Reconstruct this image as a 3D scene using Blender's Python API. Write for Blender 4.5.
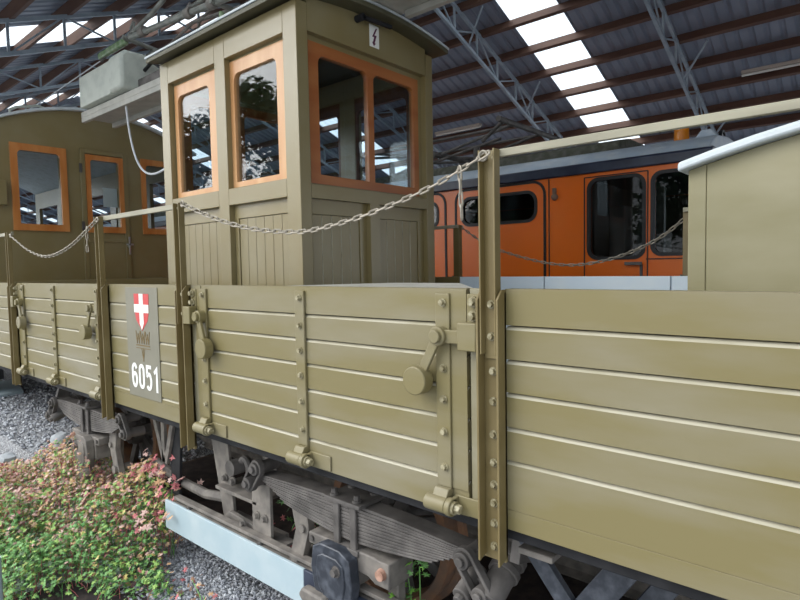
import bpy, bmesh, math, random
from mathutils import Vector, Matrix
random.seed(7)
S = bpy.context.scene
for o in list(bpy.data.objects): bpy.data.objects.remove(o)
COL = S.collection

# ------------------------------------------------------------------ camera, world, exposure
cd = bpy.data.cameras.new('camera'); cam = bpy.data.objects.new('camera', cd); COL.objects.link(cam)
F, YAW, PIT, ROL, D, H = 573.334, 0.85995, 0.0578, -0.0190, 1.545, 1.676
L = Vector((-math.cos(YAW)*math.cos(PIT), math.sin(YAW)*math.cos(PIT), -math.sin(PIT)))
R0 = Vector((math.sin(YAW), math.cos(YAW), 0)); U0 = R0.cross(L)
R = math.cos(ROL)*R0+math.sin(ROL)*U0; U = math.cos(ROL)*U0-math.sin(ROL)*R0
M = Matrix((R, U, -L)).transposed().to_4x4(); M.translation = (0, -D, H)
cam.matrix_world = M
cd.sensor_width = 36; cd.lens = F/800*36; cd.clip_start = .05; cd.clip_end = 500
S.camera = cam

W = bpy.data.worlds.new('overcast_sky'); S.world = W; W.use_nodes = True
nt = W.node_tree; bg = nt.nodes['Background']
tc = nt.nodes.new('ShaderNodeTexCoord'); sx = nt.nodes.new('ShaderNodeSeparateXYZ'); cr = nt.nodes.new('ShaderNodeValToRGB')
nt.links.new(tc.outputs['Generated'], sx.inputs[0]); nt.links.new(sx.outputs['Z'], cr.inputs[0])
e = cr.color_ramp.elements
e[0].position = 0.0; e[0].color = (.90, .94, .98, 1); e[1].position = 1.0; e[1].color = (.74, .87, 1.0, 1)
nt.links.new(cr.outputs[0], bg.inputs[0]); bg.inputs[1].default_value = .8
sd = bpy.data.lights.new('sun', 'SUN'); sd.energy = 2.6; sd.angle = math.radians(70); sd.color = (1, .98, .95)
sun = bpy.data.objects.new('sun', sd); COL.objects.link(sun)
sun.rotation_euler = Vector((.60, .52, -.61)).to_track_quat('-Z', 'Y').to_euler()
S.view_settings.view_transform = 'Standard'; S.view_settings.look = 'None'; S.view_settings.gamma = 1
S.view_settings.use_curve_mapping = False
S.view_settings.exposure = 1.10

# ------------------------------------------------------------------ materials
def lin(h):
    c = [int(h[i:i+2], 16)/255 for i in (0, 2, 4)]
    return tuple((x/12.92 if x <= .04045 else ((x+.055)/1.055)**2.4) for x in c)+(1,)
def mat(name, a, b=None, scale=6., lo=.4, hi=.65, rough=.5, metal=0., bump=0., stretch=None, detail=6, spec=.5, trans=0.):
    m = bpy.data.materials.new(name); m.use_nodes = True; t = m.node_tree; p = t.nodes['Principled BSDF']
    p.inputs['Roughness'].default_value = rough; p.inputs['Metallic'].default_value = metal
    p.inputs['Specular IOR Level'].default_value = spec
    ca = lin(a) if isinstance(a, str) else tuple(a)+(1,)
    p.inputs['Base Color'].default_value = ca
    if b is not None or bump:
        g = t.nodes.new('ShaderNodeNewGeometry'); mp = t.nodes.new('ShaderNodeMapping'); n = t.nodes.new('ShaderNodeTexNoise')
        n.inputs['Scale'].default_value = scale; n.inputs['Detail'].default_value = detail
        if stretch: mp.inputs['Scale'].default_value = stretch
        t.links.new(g.outputs['Position'], mp.inputs[0]); t.links.new(mp.outputs[0], n.inputs['Vector'])
        if b is not None:
            r = t.nodes.new('ShaderNodeValToRGB'); q = r.color_ramp.elements
            q[0].position = lo; q[0].color = ca; q[1].position = hi; q[1].color = lin(b) if isinstance(b, str) else tuple(b)+(1,)
            t.links.new(n.outputs['Fac'], r.inputs[0]); t.links.new(r.outputs[0], p.inputs['Base Color'])
        if bump:
            bp = t.nodes.new('ShaderNodeBump'); bp.inputs['Strength'].default_value = bump; bp.inputs['Distance'].default_value = .01
            t.links.new(n.outputs['Fac'], bp.inputs['Height']); t.links.new(bp.outputs[0], p.inputs['Normal'])
    return m
OLIVE = mat('olive_paint', '786e4a', '847d68', 1.7, .46, .68, rough=.45, stretch=(.6, 1, 2.6), spec=.4)
OLIVED = mat('olive_paint_cab', '7e7048', '857a58', 3, .4, .7, rough=.33, spec=.75)
OLIVEB = mat('olive_paint_post', '6e5f3a', '7a6c48', 7, .4, .7, rough=.45)
FADED = mat('faded_olive_paint', '837c62', '8c8670', 9, .4, .7, rough=.55)
HUTP = mat('scuffed_grey_olive_paint', '87805f', '958e72', 5, .4, .72, rough=.5, stretch=(.5, 1, 1.2))
FASCIA = mat('dark_olive_fascia_paint', '4d4a36', '57543f', 6, .4, .7, rough=.5)
PALEEDGE = mat('worn_skylit_plank_edge', 'aca692', '8f886e', 14, .45, .75, rough=.5, stretch=(.3, 1, 1))  # pale colour holds edge wear plus the sky highlight on the plank chamfers
LATH = mat('weathered_pale_lath', '98937f', '878270', 20, .45, .7, rough=.6, stretch=(.15, 1, 1))
BOLT = mat('worn_bolt_head', '7a7154', 'a29a7e', 60, .45, .62, rough=.45)
IRON = mat('dusty_dark_iron', '4a4643', '6b6662', 9, .38, .66, rough=.65, bump=.25)
IRONL = mat('dusty_grey_iron', '625d58', '857e76', 11, .38, .66, rough=.7, bump=.25)
BLACK = mat('black_underframe_paint', '232325', '323234', 8, .4, .7, rough=.7, spec=.2)
BLUEBLK = mat('blue_black_oily_paint', '30343c', '50545c', 22, .45, .68, rough=.38, bump=.2)
RUST = mat('rusty_tyre', '8a6448', '6f5a4c', 12, .4, .65, rough=.7)
RUSTBOLT = mat('rust_bolt', 'b08a78', '8f6a58', 40, .4, .6, rough=.6)
WOODLIT = mat('lit_side_window_wood', 'c08a58', 'd2a576', 9, .35, .72, rough=.32, stretch=(1, 1, .18))  # cab window wood with the brighter light of the long side in its colour
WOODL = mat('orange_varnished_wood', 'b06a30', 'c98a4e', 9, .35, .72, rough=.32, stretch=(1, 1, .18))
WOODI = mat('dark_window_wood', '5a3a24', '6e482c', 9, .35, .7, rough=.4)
WOODSHADE = mat('shaded_end_window_wood', '96552a', 'a96c3c', 9, .35, .7, rough=.32, stretch=(1, .18, 1))  # same cab wood, darkened in colour for the shaded end face
PALEBLUE = mat('pale_blue_paint', 'd6e4f0', 'e0eaf0', 5, .4, .7, rough=.6)
KERBBLUE = mat('light_blue_board_paint', 'a3b5bc', 'b3c0c4', 6, .4, .75, rough=.6)
KERBBLK = mat('black_board_paint', '2a3040', '3b4150', 8, .4, .7, rough=.5)
ORANGE = mat('orange_tram_paint', 'e26a12', 'dc6c1e', 3, .4, .7, rough=.3)
NAVY = mat('navy_gutter_paint', '23293c', '333a4c', 8, .4, .7, rough=.35)
ROOFGREY = mat('grey_tram_roof', 'aab8c6', 'bcc4ca', 9, .4, .7, rough=.45)
MOSS = mat('mossy_roof_cloth', '47483c', '62625a', 18, .4, .7, rough=.9)
RUBBER = mat('black_rubber', '141416', rough=.5)
WHITE = mat('white_paint', 'e8e8e2', rough=.4)
RED = mat('red_paint', 'c03a3a', rough=.4)
GOLD = mat('old_gold_paint', '6b5628', rough=.5)
SIGNP = mat('purple_bolt_paint', '5a2440', rough=.4)
PLATE = mat('grey_number_plate_paint', '747060', '7c7868', 5, .4, .7, rough=.5)
GREYW = mat('weathered_grey_paint', 'a7a59c', 'b9b7ad', 7, .4, .7, rough=.6)
CASE = mat('grey_white_case_paint', 'bfc3b8', 'a9aea4', 9, .45, .75, rough=.55)
CANVAS = mat('pale_roof_canvas', 'cdd5d8', 'b9c0c0', 10, .45, .75, rough=.6)
GALV = mat('galvanised_tube', '8f9088', '6f716c', 12, .4, .7, rough=.45, metal=.3)
INSUL = mat('green_insulator_glaze', '6e8a5e', '9aa88a', 20, .4, .7, rough=.25)
CHAINM = mat('galvanised_chain', '8a8376', 'a89f90', 40, .4, .7, rough=.5, metal=.3)
CHROME = mat('bare_metal_handle', 'a9adad', rough=.3, metal=.8)
SHEET = mat('grey_blue_roof_sheet', '828a98', '9096a4', 2, .4, .7, rough=.5)
PURLIN = mat('brown_timber_purlin', '5d4034', '6e5040', 6, .4, .7, rough=.7, stretch=(.2, 1, 1))
TRUSS = mat('grey_truss_steel', '93a0aa', 'a6b0b8', 8, .4, .7, rough=.5)
LAMPW = mat('lamp_housing', 'b9aea2', rough=.5)
AMBER = mat('amber_beacon', 'd07a10', rough=.2)
SOIL = mat('dark_soil', '2c2625', '453a35', 14, .4, .7, rough=.95, bump=.6)
STONE = mat('pale_stone', 'a9adb0', '8d9296', 8, .4, .7, rough=.85, bump=.3)
BARK = mat('tree_bark', '4a4034', '5d5242', 8, rough=.9, bump=.4)
INT = mat('cab_interior', '4d4638', rough=.6)
CABLE = mat('white_cable_sheath', 'c8ccd0', rough=.4)

def leafmat(n, a, b): return mat(n, a, b, 30, .4, .65, rough=.55)
LG1 = leafmat('leaf_green', '5c8f4a', '7ba862'); LG2 = leafmat('leaf_light_green', '86ac50', '9fc06a')
LY = leafmat('leaf_yellow', 'b3a258', 'c2b476'); LO = leafmat('leaf_orange', 'c4986e', 'd0ae8c')
LP = leafmat('leaf_pink', 'c0968c', 'd0b2a6'); LR = leafmat('leaf_red', 'b05a5e', 'c47c7a'); LD = leafmat('leaf_dark', '2f4a2c', '446038')
BRIGHT = leafmat('leaf_bright_green', '6fae3a', '93cc58')
TREEL = mat('tree_leaf', '2f4a26', '47663a', 1.5, .4, .65, rough=.6)

# gravel
def gravel_mat():
    m = bpy.data.materials.new('grey_gravel'); m.use_nodes = True; t = m.node_tree; p = t.nodes['Principled BSDF']
    g = t.nodes.new('ShaderNodeNewGeometry'); v = t.nodes.new('ShaderNodeTexVoronoi'); v.inputs['Scale'].default_value = 55
    t.links.new(g.outputs['Position'], v.inputs['Vector'])
    r = t.nodes.new('ShaderNodeValToRGB'); q = r.color_ramp.elements
    q[0].color = lin('77787c'); q[1].color = lin('bcbec2')
    s = t.nodes.new('ShaderNodeSeparateColor'); t.links.new(v.outputs['Color'], s.inputs[0]); t.links.new(s.outputs[0], r.inputs[0])
    n = t.nodes.new('ShaderNodeTexNoise'); n.inputs['Scale'].default_value = 1.1; t.links.new(g.outputs['Position'], n.inputs['Vector'])
    t.links.new(r.outputs[0], p.inputs['Base Color']); p.inputs['Roughness'].default_value = .9
    b = t.nodes.new('ShaderNodeBump'); b.inputs['Strength'].default_value = .9; b.inputs['Distance'].default_value = .02; b.invert = True
    t.links.new(v.outputs['Distance'], b.inputs['Height']); t.links.new(b.outputs[0], p.inputs['Normal'])
    return m
GRAVEL = gravel_mat()
def glass_mat(name, tint, rough=.02):
    m = bpy.data.materials.new(name); m.use_nodes = True; t = m.node_tree; t.nodes.remove(t.nodes['Principled BSDF'])
    out = t.nodes['Material Output']; tr = t.nodes.new('ShaderNodeBsdfTransparent'); gl = t.nodes.new('ShaderNodeBsdfGlossy'); mx = t.nodes.new('ShaderNodeMixShader'); fr = t.nodes.new('ShaderNodeFresnel')
    tr.inputs[0].default_value = tint; gl.inputs['Roughness'].default_value = rough; fr.inputs[0].default_value = 1.55
    g = t.nodes.new('ShaderNodeNewGeometry'); mi = t.nodes.new('ShaderNodeMix'); mi.inputs[2].default_value = 1.38; mi.inputs[3].default_value = 1/1.38
    t.links.new(g.outputs['Backfacing'], mi.inputs[0]); t.links.new(mi.outputs[0], fr.inputs[0])
    t.links.new(fr.outputs[0], mx.inputs[0]); t.links.new(tr.outputs[0], mx.inputs[1]); t.links.new(gl.outputs[0], mx.inputs[2]); t.links.new(mx.outputs[0], out.inputs[0])
    return m
GLASS = glass_mat('window_glass', (.85, .89, .91, 1)); DGLASS = glass_mat('dark_tram_glass', (.45, .48, .5, 1))
def skylight_mat():
    m = bpy.data.materials.new('translucent_roof_sheet'); m.use_nodes = True; t = m.node_tree; t.nodes.remove(t.nodes['Principled BSDF'])
    out = t.nodes['Material Output']; tr = t.nodes.new('ShaderNodeBsdfTransparent'); tl = t.nodes.new('ShaderNodeBsdfTranslucent'); mx = t.nodes.new('ShaderNodeMixShader')
    tr.inputs[0].default_value = (.8, .84, .86, 1); tl.inputs[0].default_value = (.85, .88, .9, 1); mx.inputs[0].default_value = .45
    t.links.new(tr.outputs[0], mx.inputs[1]); t.links.new(tl.outputs[0], mx.inputs[2]); t.links.new(mx.outputs[0], out.inputs[0])
    return m
SKYL = skylight_mat()

# ------------------------------------------------------------------ mesh builder
class MB:
    def __init__(s): s.bm = bmesh.new(); s.k = 0
    def _f(s, vs):
        try:
            f = s.bm.faces.new(vs); f.material_index = s.k; return f
        except ValueError: return None
    def m(s, k): s.k = k; return s
    def box(s, x0, x1, y0, y1, z0, z1):
        v = [s.bm.verts.new((x, y, z)) for x in (x0, x1) for y in (y0, y1) for z in (z0, z1)]
        for q in ((0, 1, 3, 2), (4, 6, 7, 5), (0, 4, 5, 1), (2, 3, 7, 6), (0, 2, 6, 4), (1, 5, 7, 3)): s._f([v[i] for i in q])
        return s
    def bar(s, p, q, w, h, up=(0, 0, 1)):
        p, q = Vector(p), Vector(q); d = (q-p).normalized(); up = Vector(up)
        a = d.cross(up)
        if a.length < 1e-4: a = d.cross(Vector((1, 0, 0)))
        a.normalize(); b = a.cross(d).normalized()
        ring = lambda c: [s.bm.verts.new(c+a*i*w/2+b*j*h/2) for i, j in ((-1, -1), (1, -1), (1, 1), (-1, 1))]
        A, B = ring(p), ring(q)
        s._f(A[::-1]); s._f(B)
        for i in range(4): s._f([A[i], A[(i+1) % 4], B[(i+1) % 4], B[i]])
        return s
    def cyl(s, p, q, r, r2=None, n=16):
        return s.tube([p, q], [r, r if r2 is None else r2], n)
    def tube(s, path, r, n=8, closed=False):
        P = [Vector(p) for p in path]; k = len(P); rr = r if isinstance(r, (list, tuple)) else [r]*k
        rings = []; prev = None
        for i in range(k):
            if closed: d = P[(i+1) % k]-P[i-1]
            else: d = P[min(i+1, k-1)]-P[max(i-1, 0)]
            d.normalize()
            if prev is None:
                a = d.cross(Vector((0, 0, 1)))
                if a.length < .05: a = d.cross(Vector((1, 0, 0)))
            else: a = prev-d*prev.dot(d)
            a.normalize(); prev = a; b = d.cross(a)
            rings.append([s.bm.verts.new(P[i]+(a*math.cos(t)+b*math.sin(t))*rr[i]) for t in [2*math.pi*j/n for j in range(n)]])
        for i in range(k if closed else k-1):
            A, B = rings[i], rings[(i+1) % k]
            for j in range(n): s._f([A[j], A[(j+1) % n], B[(j+1) % n], B[j]])
        if not closed: s._f(rings[0][::-1]); s._f(rings[-1])
        return s
    def prism(s, poly, axis, a0, a1):
        # poly in the two other axes (x->(y,z), y->(x,z), z->(x,y))
        mk = {'x': lambda p, a: (a, p[0], p[1]), 'y': lambda p, a: (p[0], a, p[1]), 'z': lambda p, a: (p[0], p[1], a)}[axis]
        A = [s.bm.verts.new(mk(p, a0)) for p in poly]; B = [s.bm.verts.new(mk(p, a1)) for p in poly]
        n = len(poly); fs = [s._f(A[::-1]), s._f(B)]
        for i in range(n): fs.append(s._f([A[i], A[(i+1) % n], B[(i+1) % n], B[i]]))
        return fs
    def lathe(s, prof, o, axis, n=32, a0=0, a1=2*math.pi):
        # prof: (radius, along) ; axis unit vector
        ax = Vector(axis); u = ax.cross(Vector((0, 0, 1)))
        if u.length < .01: u = Vector((1, 0, 0))
        u.normalize(); w = ax.cross(u); o = Vector(o)
        rings = [[s.bm.verts.new(o+ax*h+(u*math.cos(t)+w*math.sin(t))*r) for t in [2*math.pi*j/n for j in range(n)]] for r, h in prof]
        for i in range(len(rings)):
            A, B = rings[i], rings[(i+1) % len(rings)]
            for j in range(n): s._f([A[j], A[(j+1) % n], B[(j+1) % n], B[j]])
        return s
    def strip(s, pts0, pts1):
        A = [s.bm.verts.new(p) for p in pts0]; B = [s.bm.verts.new(p) for p in pts1]
        for i in range(len(A)-1): s._f([A[i], A[i+1], B[i+1], B[i]])
        return s
    def nut(s, c, r, h, ax=(0, -1, 0)):
        c = Vector(c); ax = Vector(ax); s.cyl(c, c+ax*h*.35, r*1.3, n=12); s.cyl(c+ax*h*.3, c+ax*h, r, r*.85, n=6); return s
    def build(s, name, mats, parent=None, bevel=0., smooth=True, recalc=True):
        if recalc: bmesh.ops.recalc_face_normals(s.bm, faces=s.bm.faces)
        if smooth:
            for f in s.bm.faces: f.smooth = True
            s.bm.normal_update()
            for ed in s.bm.edges:
                if len(ed.link_faces) == 2 and ed.calc_face_angle(0) > .6: ed.smooth = False
        me = bpy.data.meshes.new(name); s.bm.to_mesh(me); s.bm.free()
        for x in (mats if isinstance(mats, (list, tuple)) else [mats]): me.materials.append(x)
        o = bpy.data.objects.new(name, me); COL.objects.link(o)
        if bevel:
            b = o.modifiers.new('bevel', 'BEVEL'); b.width = bevel; b.segments = 2; b.limit_method = 'ANGLE'; b.angle_limit = .7
        if parent is not None: adopt(o, parent)
        return o
def adopt(o, parent):
    o.parent = parent
    if parent.type == 'EMPTY': o.matrix_parent_inverse = Matrix.Translation(-parent.location)
def tag(o, label=None, cat=None, group=None, kind=None):
    for k, v in (('label', label), ('category', cat), ('group', group), ('kind', kind)):
        if v: o[k] = v
    return o
def thing(name, loc, label, cat, group=None):
    o = bpy.data.objects.new(name, None); o.location = loc; o.empty_display_size = .2; COL.objects.link(o)
    return tag(o, label, cat, group)
def struct(o, label=None): return tag(o, label, None, None, 'structure')
def boxo(name, m, parent, *b, bevel=0.): return MB().box(*b).build(name, m, parent, bevel)

# ------------------------------------------------------------------ ground
gm = MB(); gm.box(-45, 24, -25, 30, -.5, -.2)
struct(gm.build('floor', GRAVEL))

# ------------------------------------------------------------------ shed roof
YR, ZR, SL = 5.1, 6.68, .38
YN, YF = -1.2, 12.0
def zroof(y): return ZR-SL*abs(y-YR)
sky_far = [(-5.05, -4.17), (-11.3, -10.4), (-17.6, -16.7), (-23.9, -23.0), (-30.1, -29.2), (-36.4, -35.5)]
sky_near = [(-5.05, -4.17), (-10.85, -9.7), (-17.9, -16.7), (-24.1, -22.9), (-30.3, -29.2)]
def profile(x0, x1):
    xs = []; p = .2; i0 = math.floor(x0/p)
    x = x0; pts = [(x0, 0)]
    k = i0
    while True:
        for dx, h in ((.0, 0), (.03, .03), (.06, .03), (.09, 0)):
            xx = k*p+dx
            if x0 < xx < x1: pts.append((xx, h))
        k += 1
        if k*p > x1: break
    pts.append((x1, 0)); return pts
def sheet(mb, x0, x1, ya, yb):
    pr = profile(x0, x1)
    mb.strip([(x, ya, zroof(ya)+h) for x, h in pr], [(x, yb, zroof(yb)+h) for x, h in pr])
XA, XB = -38, 16  # right end lengthened out of view to cut light on the cab end
def roof_side(ya, yb, sky, nm):
    mb = MB(); cur = XA
    for a, b in sorted(sky):
        sheet(mb, cur, a, ya, yb); cur = b
    sheet(mb, cur, XB, ya, yb)
    struct(mb.build(nm, SHEET, smooth=False, recalc=False))
    for a, b in sky:
        m2 = MB(); sheet(m2, a, b, ya, yb); struct(m2.build('skylight', SKYL, smooth=False, recalc=False))
roof_side(YN, YR, sky_near, 'ceiling')
roof_side(YR, YF, sky_far, 'ceiling')
n = 0
def purlin(y):
    z = zroof(y)-.075; sgn = -1 if y > YR else 1
    m = MB(); m.bar((XA, y, z), (XB, y, z), .07, .14, up=(0, -sgn*SL, 1)); struct(m.build('purlin', PURLIN, bevel=.004))
y = YF-.08
while y > YR+.15: purlin(y); y -= .655
y = YN+.08
while y < YR-.15: purlin(y); y += .7
def truss(x):
    m = MB()
    for s in (-1, 1):
        ye = YF-.1 if s > 0 else YN+.1
        P = lambda y, d: Vector((x, y, zroof(y)-.16-d))
        ys = YR+s*.05
        m.bar(P(ys, 0), P(ye, 0), .05, .05); m.bar(P(ys, .42), P(ye, .42), .05, .05)
        nn = int(abs(ye-ys)/.62); 
        for i in range(nn+1):
            y0 = ys+(ye-ys)*i/nn; m.bar(P(y0, 0), P(y0, .42), .03, .03, up=(1, 0, 0))
            if i < nn:
                y1 = ys+(ye-ys)*(i+1)/nn
                a, b = (P(y0, 0), P(y1, .42)) if i % 2 else (P(y0, .42), P(y1, 0))
                m.bar(a, b, .022, .022)
    # knee braces to purlins
    for y0 in (6.9, 8.9, 10.8):
        m.bar((x, y0, zroof(y0)-.58), (x+.42, y0-.2, zroof(y0-.2)-.16), .025, .025)
    for y0 in (YN+.1, YF-.1):
        m.bar((x, y0, zroof(y0)-.16), (x, y0, zroof(y0)-.58), .05, .05, up=(1, 0, 0))
    struct(m.build('roof_truss', TRUSS))
for x in [-2.73, -5.62]+[-8.75-3.12*i for i in range(10)]+[.16+3.12*i for i in range(6)]: truss(x)
# columns carrying the trusses behind the orange tram and beyond the eaves
for i in (-10, -8, -6, -4): 
    x = -2.96+3.12*i
    boxo('shed_column', TRUSS, None, x-.06, x+.06, YF-.16, YF-.04, -.2, zroof(YF-.1)-.58); struct(bpy.context.scene.collection.objects[-1])
for i in (-10, -7, -4):
    x = -2.96+3.12*i
    struct(boxo('shed_column', TRUSS, None, x-.06, x+.06, YN-.02, YN+.1, -.2, zroof(YN+.1)-.58))
# gutter along the far eave
struct(MB().box(XA, XB, YF, YF+.12, zroof(YF)-.06, zroof(YF)+.05).build('trim_1', TRUSS))
# far end wall of the shed
mw = MB(); mw.prism([(YN, -.2), (YF, -.2), (YF, zroof(YF)), (YR, ZR), (YN, zroof(YN))], 'x', XA-.15, XA); struct(mw.build('wall_left', SHEET))
mw = MB(); mw.prism([(YN, -.2), (YF, -.2), (YF, zroof(YF)), (YR, ZR), (YN, zroof(YN))], 'x', XB, XB+.15); struct(mw.build('unseen_wall_right', SHEET))  # unseen end wall, added to keep light off the cab end

def fluoro(p, q, label):
    t = thing('fluorescent_lamp', p, label, 'lamp')
    p, q = Vector(p), Vector(q)
    MB().bar(p, q, .12, .05).build('lamp_housing', LAMPW, t, .006)
    MB().cyl(p-Vector((0, 0, .045)), q-Vector((0, 0, .045)), .019, n=10).build('tube', WHITE, t)
fluoro((-8.23, 9.43, zroof(9.43)-.25), (-7.0, 9.43, zroof(9.43)-.25), 'thin pale fluorescent batten under the shed roof right beside the olive cab')
fluoro((-1.98, 9.54, zroof(9.54)-.22), (-.7, 9.54, zroof(9.54)-.22), 'long fluorescent batten under the dark roof sheets at the far right')

# ------------------------------------------------------------------ olive wagon
WG = thing('tram_wagon', (-2.7, 1.03, 0), 'olive green works tram wagon 6051 with plank sides, small glazed cab and chains', 'wagon')
ZT, ZB = 1.602, .845
PL = [ZT, 1.4845, 1.3815, 1.2775, 1.171, 1.068, .962, ZB]
YW = 2.06   # far face
def planks(x0, x1, bounds, name, mats=(OLIVE, PALEEDGE), extra=None, top_fade=False):
    m = MB()
    for i in range(len(bounds)-1):
        zt, zb = bounds[i], bounds[i+1]
        if i == 0: poly = [(.0, zb+.0045), (.045, zb+.0045), (.045, zt), (.0, zt)]; ed = None
        else: poly = [(.0, zb+(.0045 if i < len(bounds)-2 else 0)), (.045, zb+.0045), (.045, zt), (.012, zt), (.0, zt-.0105)]
        fs = m.prism(poly, 'x', x0, x1)
        if i > 0 and fs[5]: fs[5].material_index = 1
    if extra: extra(m)
    o = m.build(name, mats, WG)
    return o
# floor and frame
boxo('floor_bed', GREYW, WG, -6.6, 1.2, .05, YW-.05, .86, .93)
mm = MB()
for yy in (.03, YW-.11):
    mm.box(-6.6, 1.2, yy, yy+.08, .80, .858)
for xx in (-6.55, -5.6, -4.2, -3.35, -2.6, -1.0, -.2, 1.12): mm.box(xx-.04, xx+.04, .151, YW-.151, .74, .855)
mm.build('underframe', BLACK, WG, .004)
# fixed panels
RB = [ZT, 1.486, 1.380, 1.277, 1.1695, 1.0645, ZB]
def groove(m):
    pass
planks(-.903, 1.2, [ZT, 1.486, 1.380, 1.277, 1.1695, 1.0645, .912], 'fixed_side_panel')
boxo('sill_plank', OLIVE, WG, -.903, 1.2, .001, .045, ZB, .9105, bevel=.002)
planks(-3.752, -2.838, PL[:-1]+[.93], 'fixed_side_panel')
boxo('sill_plank', OLIVE, WG, -3.752, -2.838, .001, .045, ZB, .9285, bevel=.002)
planks(-6.6, -5.637, PL, 'fixed_side_panel')

def plankdoor(x0, x1, straps):
    d = planks(x0, x1, PL, 'drop_side_door')
    for k, sx_ in enumerate(straps):
        m = MB(); w = .029
        m.prism([(-.012, .93), (-.012, 1.585), (.0, 1.585), (.0, .93)], 'x', sx_-w, sx_+w)
        # flare to the hinge knuckle
        m.prism([(-.012, .93), (0, .93), (-.0, .915), (-.035, .86), (-.062, .87), (-.028, .93)], 'x', sx_-w, sx_+w)
        m.cyl((sx_-.052, -.040, .880), (sx_+.033, -.040, .880), .027, n=20)
        o = m.build('hinge_strap', OLIVE, d, .003)
        for zb in [1.555, 1.44, 1.335, 1.23, 1.12, 1.0]:
            if k != 1 and abs(zb-1.44) < .01: continue
            MB().nut((sx_+.004, -.011, zb), .011, .016).build('bolt', BOLT, d)
    return d
def hinge_bracket(sx_):
    m = MB()
    m.prism([(-.008, .912), (.0, .912), (.0, .850), (-.008, .850)], 'x', sx_+.04, sx_+.165)
    m.cyl((sx_+.035, -.040, .880), (sx_+.056, -.040, .880), .030, n=20)
    m.prism([(-.040, .907), (.0, .91), (.0, .855), (-.040, .855)], 'x', sx_+.040, sx_+.056)
    m.build('hinge_bracket', OLIVE, WG, .003)
    MB().nut((sx_+.056, -.040, .880), .017, .03, (1, 0, 0)).build('hinge_pin', BOLT, WG)
d1 = plankdoor(-2.715, -1.045, [-2.632, -1.878, -1.137])
d2 = plankdoor(-5.542, -3.852, [-5.405, -4.72, -3.93])
for s in (-2.632, -1.878, -1.137, -5.405, -4.72, -3.93): hinge_bracket(s)
for d_, a, b in ((d1, -1.108, -1.045), (d1, -2.715, -2.661), (d2, -5.542, -5.434), (d2, -3.901, -3.852)):
    MB().box(a, b, -.004, .0, .93, ZT-.003).build('end_batten', OLIVE, d_, .001)
# jambs between door ends and posts
for a, b in ((-1.036, -.978), (-2.762, -2.722), (-5.562, -5.548), (-3.846, -3.83)):
    boxo('door_jamb', FADED, WG, a, b, .004, .045, ZB, ZT, bevel=.002)

def latch(d, px, kx, kz, s, pz=1.445):
    # pivot, lever and round weight on the door; s = side of the post
    y = -.012
    MB().cyl((px, y, pz), (px, y-.035, pz), .032, n=20).cyl((px, y-.03, pz), (px, y-.05, pz), .022, n=16).build('latch_pivot', OLIVE, d, .003)
    MB().bar((px, y-.026, pz), (kx, y-.026, kz), .034, .014, up=(0, 1, 0)).build('latch_lever', OLIVE, d, .003)
    MB().cyl((kx, y-.008, kz), (kx, y-.055, kz), .050, .049, n=28).build('latch_weight', OLIVE, d, .004)
    MB().box(min(px, px+s*.135), max(px, px+s*.135), y-.022, y-.004, pz-.022, pz+.022).build('latch_tongue', OLIVE, d, .003)
def keeper(x0, x1, side):
    m = MB(); m.box(x0, x1, -.010, .004, 1.40, 1.585).box(x0-.012, x1+.004, -.05, -.008, 1.405, 1.495)
    m.build('latch_keeper', OLIVE, WG, .004)
    for z in (1.515, 1.56): MB().nut(((x0+x1)/2, -.01, z), .014, .022).build('bolt', BOLT, WG)
latch(d1, -1.137, -1.22, 1.29, 1); keeper(-1.04, -.985, 1)
latch(d1, -2.632, -2.578, 1.29, -1); keeper(-2.748, -2.700, -1)
latch(d2, -5.405, -5.335, 1.285, -1); keeper(-5.555, -5.51, -1)
latch(d2, -3.965, -4.04, 1.285, 1); keeper(-3.86, -3.835, 1)

def post(xc, far=False, top=2.025, stop_low=.74):
    f = (lambda y: YW-y) if far else (lambda y: y)
    def bx(m, x0, x1, y0, y1, z0, z1):
        a, b = f(y0), f(y1); m.box(x0, x1, min(a, b), max(a, b), z0, z1)
    m = MB()
    bx(m, xc-.040, xc+.040, -.012, .0, stop_low, 1.592)
    for s in (-1, 1):
        x0, x1 = (xc-.040, xc-.032) if s < 0 else (xc+.032, xc+.040)
        poly = [(f(0), stop_low+.015), (f(-.05), stop_low), (f(-.05), 1.57), (f(-.025), 1.60), (f(0), 1.60)]
        m.prism(poly, 'x', x0, x1)
    o = m.build('post', OLIVEB, WG, .002)
    m = MB(); bx(m, xc-.026, xc+.022, -.020, -.0122, 1.385, top)
    for s in (-1, 1):
        bx(m, xc+s*.026-.003, xc+s*.026+.003, -.045, -.012, 1.40, top)
    m.build('stanchion', OLIVEB, o, .0015)
    if not far:
        for z in (1.555, 1.455, 1.345, 1.25, 1.145, 1.055, .985, .925, .86, .785):
            yb = -.020 if z > 1.39 else -.012
            MB().nut((xc, yb, z), .0105, .014).build('bolt', BOLT, o)
        for dx in (-.014, .014): MB().cyl((xc+dx, -.020, top-.025), (xc+dx, -.027, top-.025), .006, n=8).build('bolt', BOLT, o)
    return o
PX = (-.94, -2.80, -3.79, -5.60)
for px in PX+(1.16, -6.56): post(px)
for px in (-2.535, -.905, -3.86, -5.7, 1.16, -6.56): post(px, True, 1.985)
# laths along the post tops
def lath(x0, x1, y, z0, z1, name='rail'): MB().box(x0, x1, y-.009, y+.009, z0, z1).build(name, LATH, WG, .002)
lath(-.967, 1.19, -.003, 2.003, 2.026); lath(-3.82, -2.775, -.003, 2.0, 2.028); lath(-6.58, -5.57, -.003, 2.0, 2.028)
lath(-3.88, -2.51, YW+.003, 1.962, 1.986); lath(-.93, 1.19, YW+.003, 1.962, 1.986)
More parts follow.
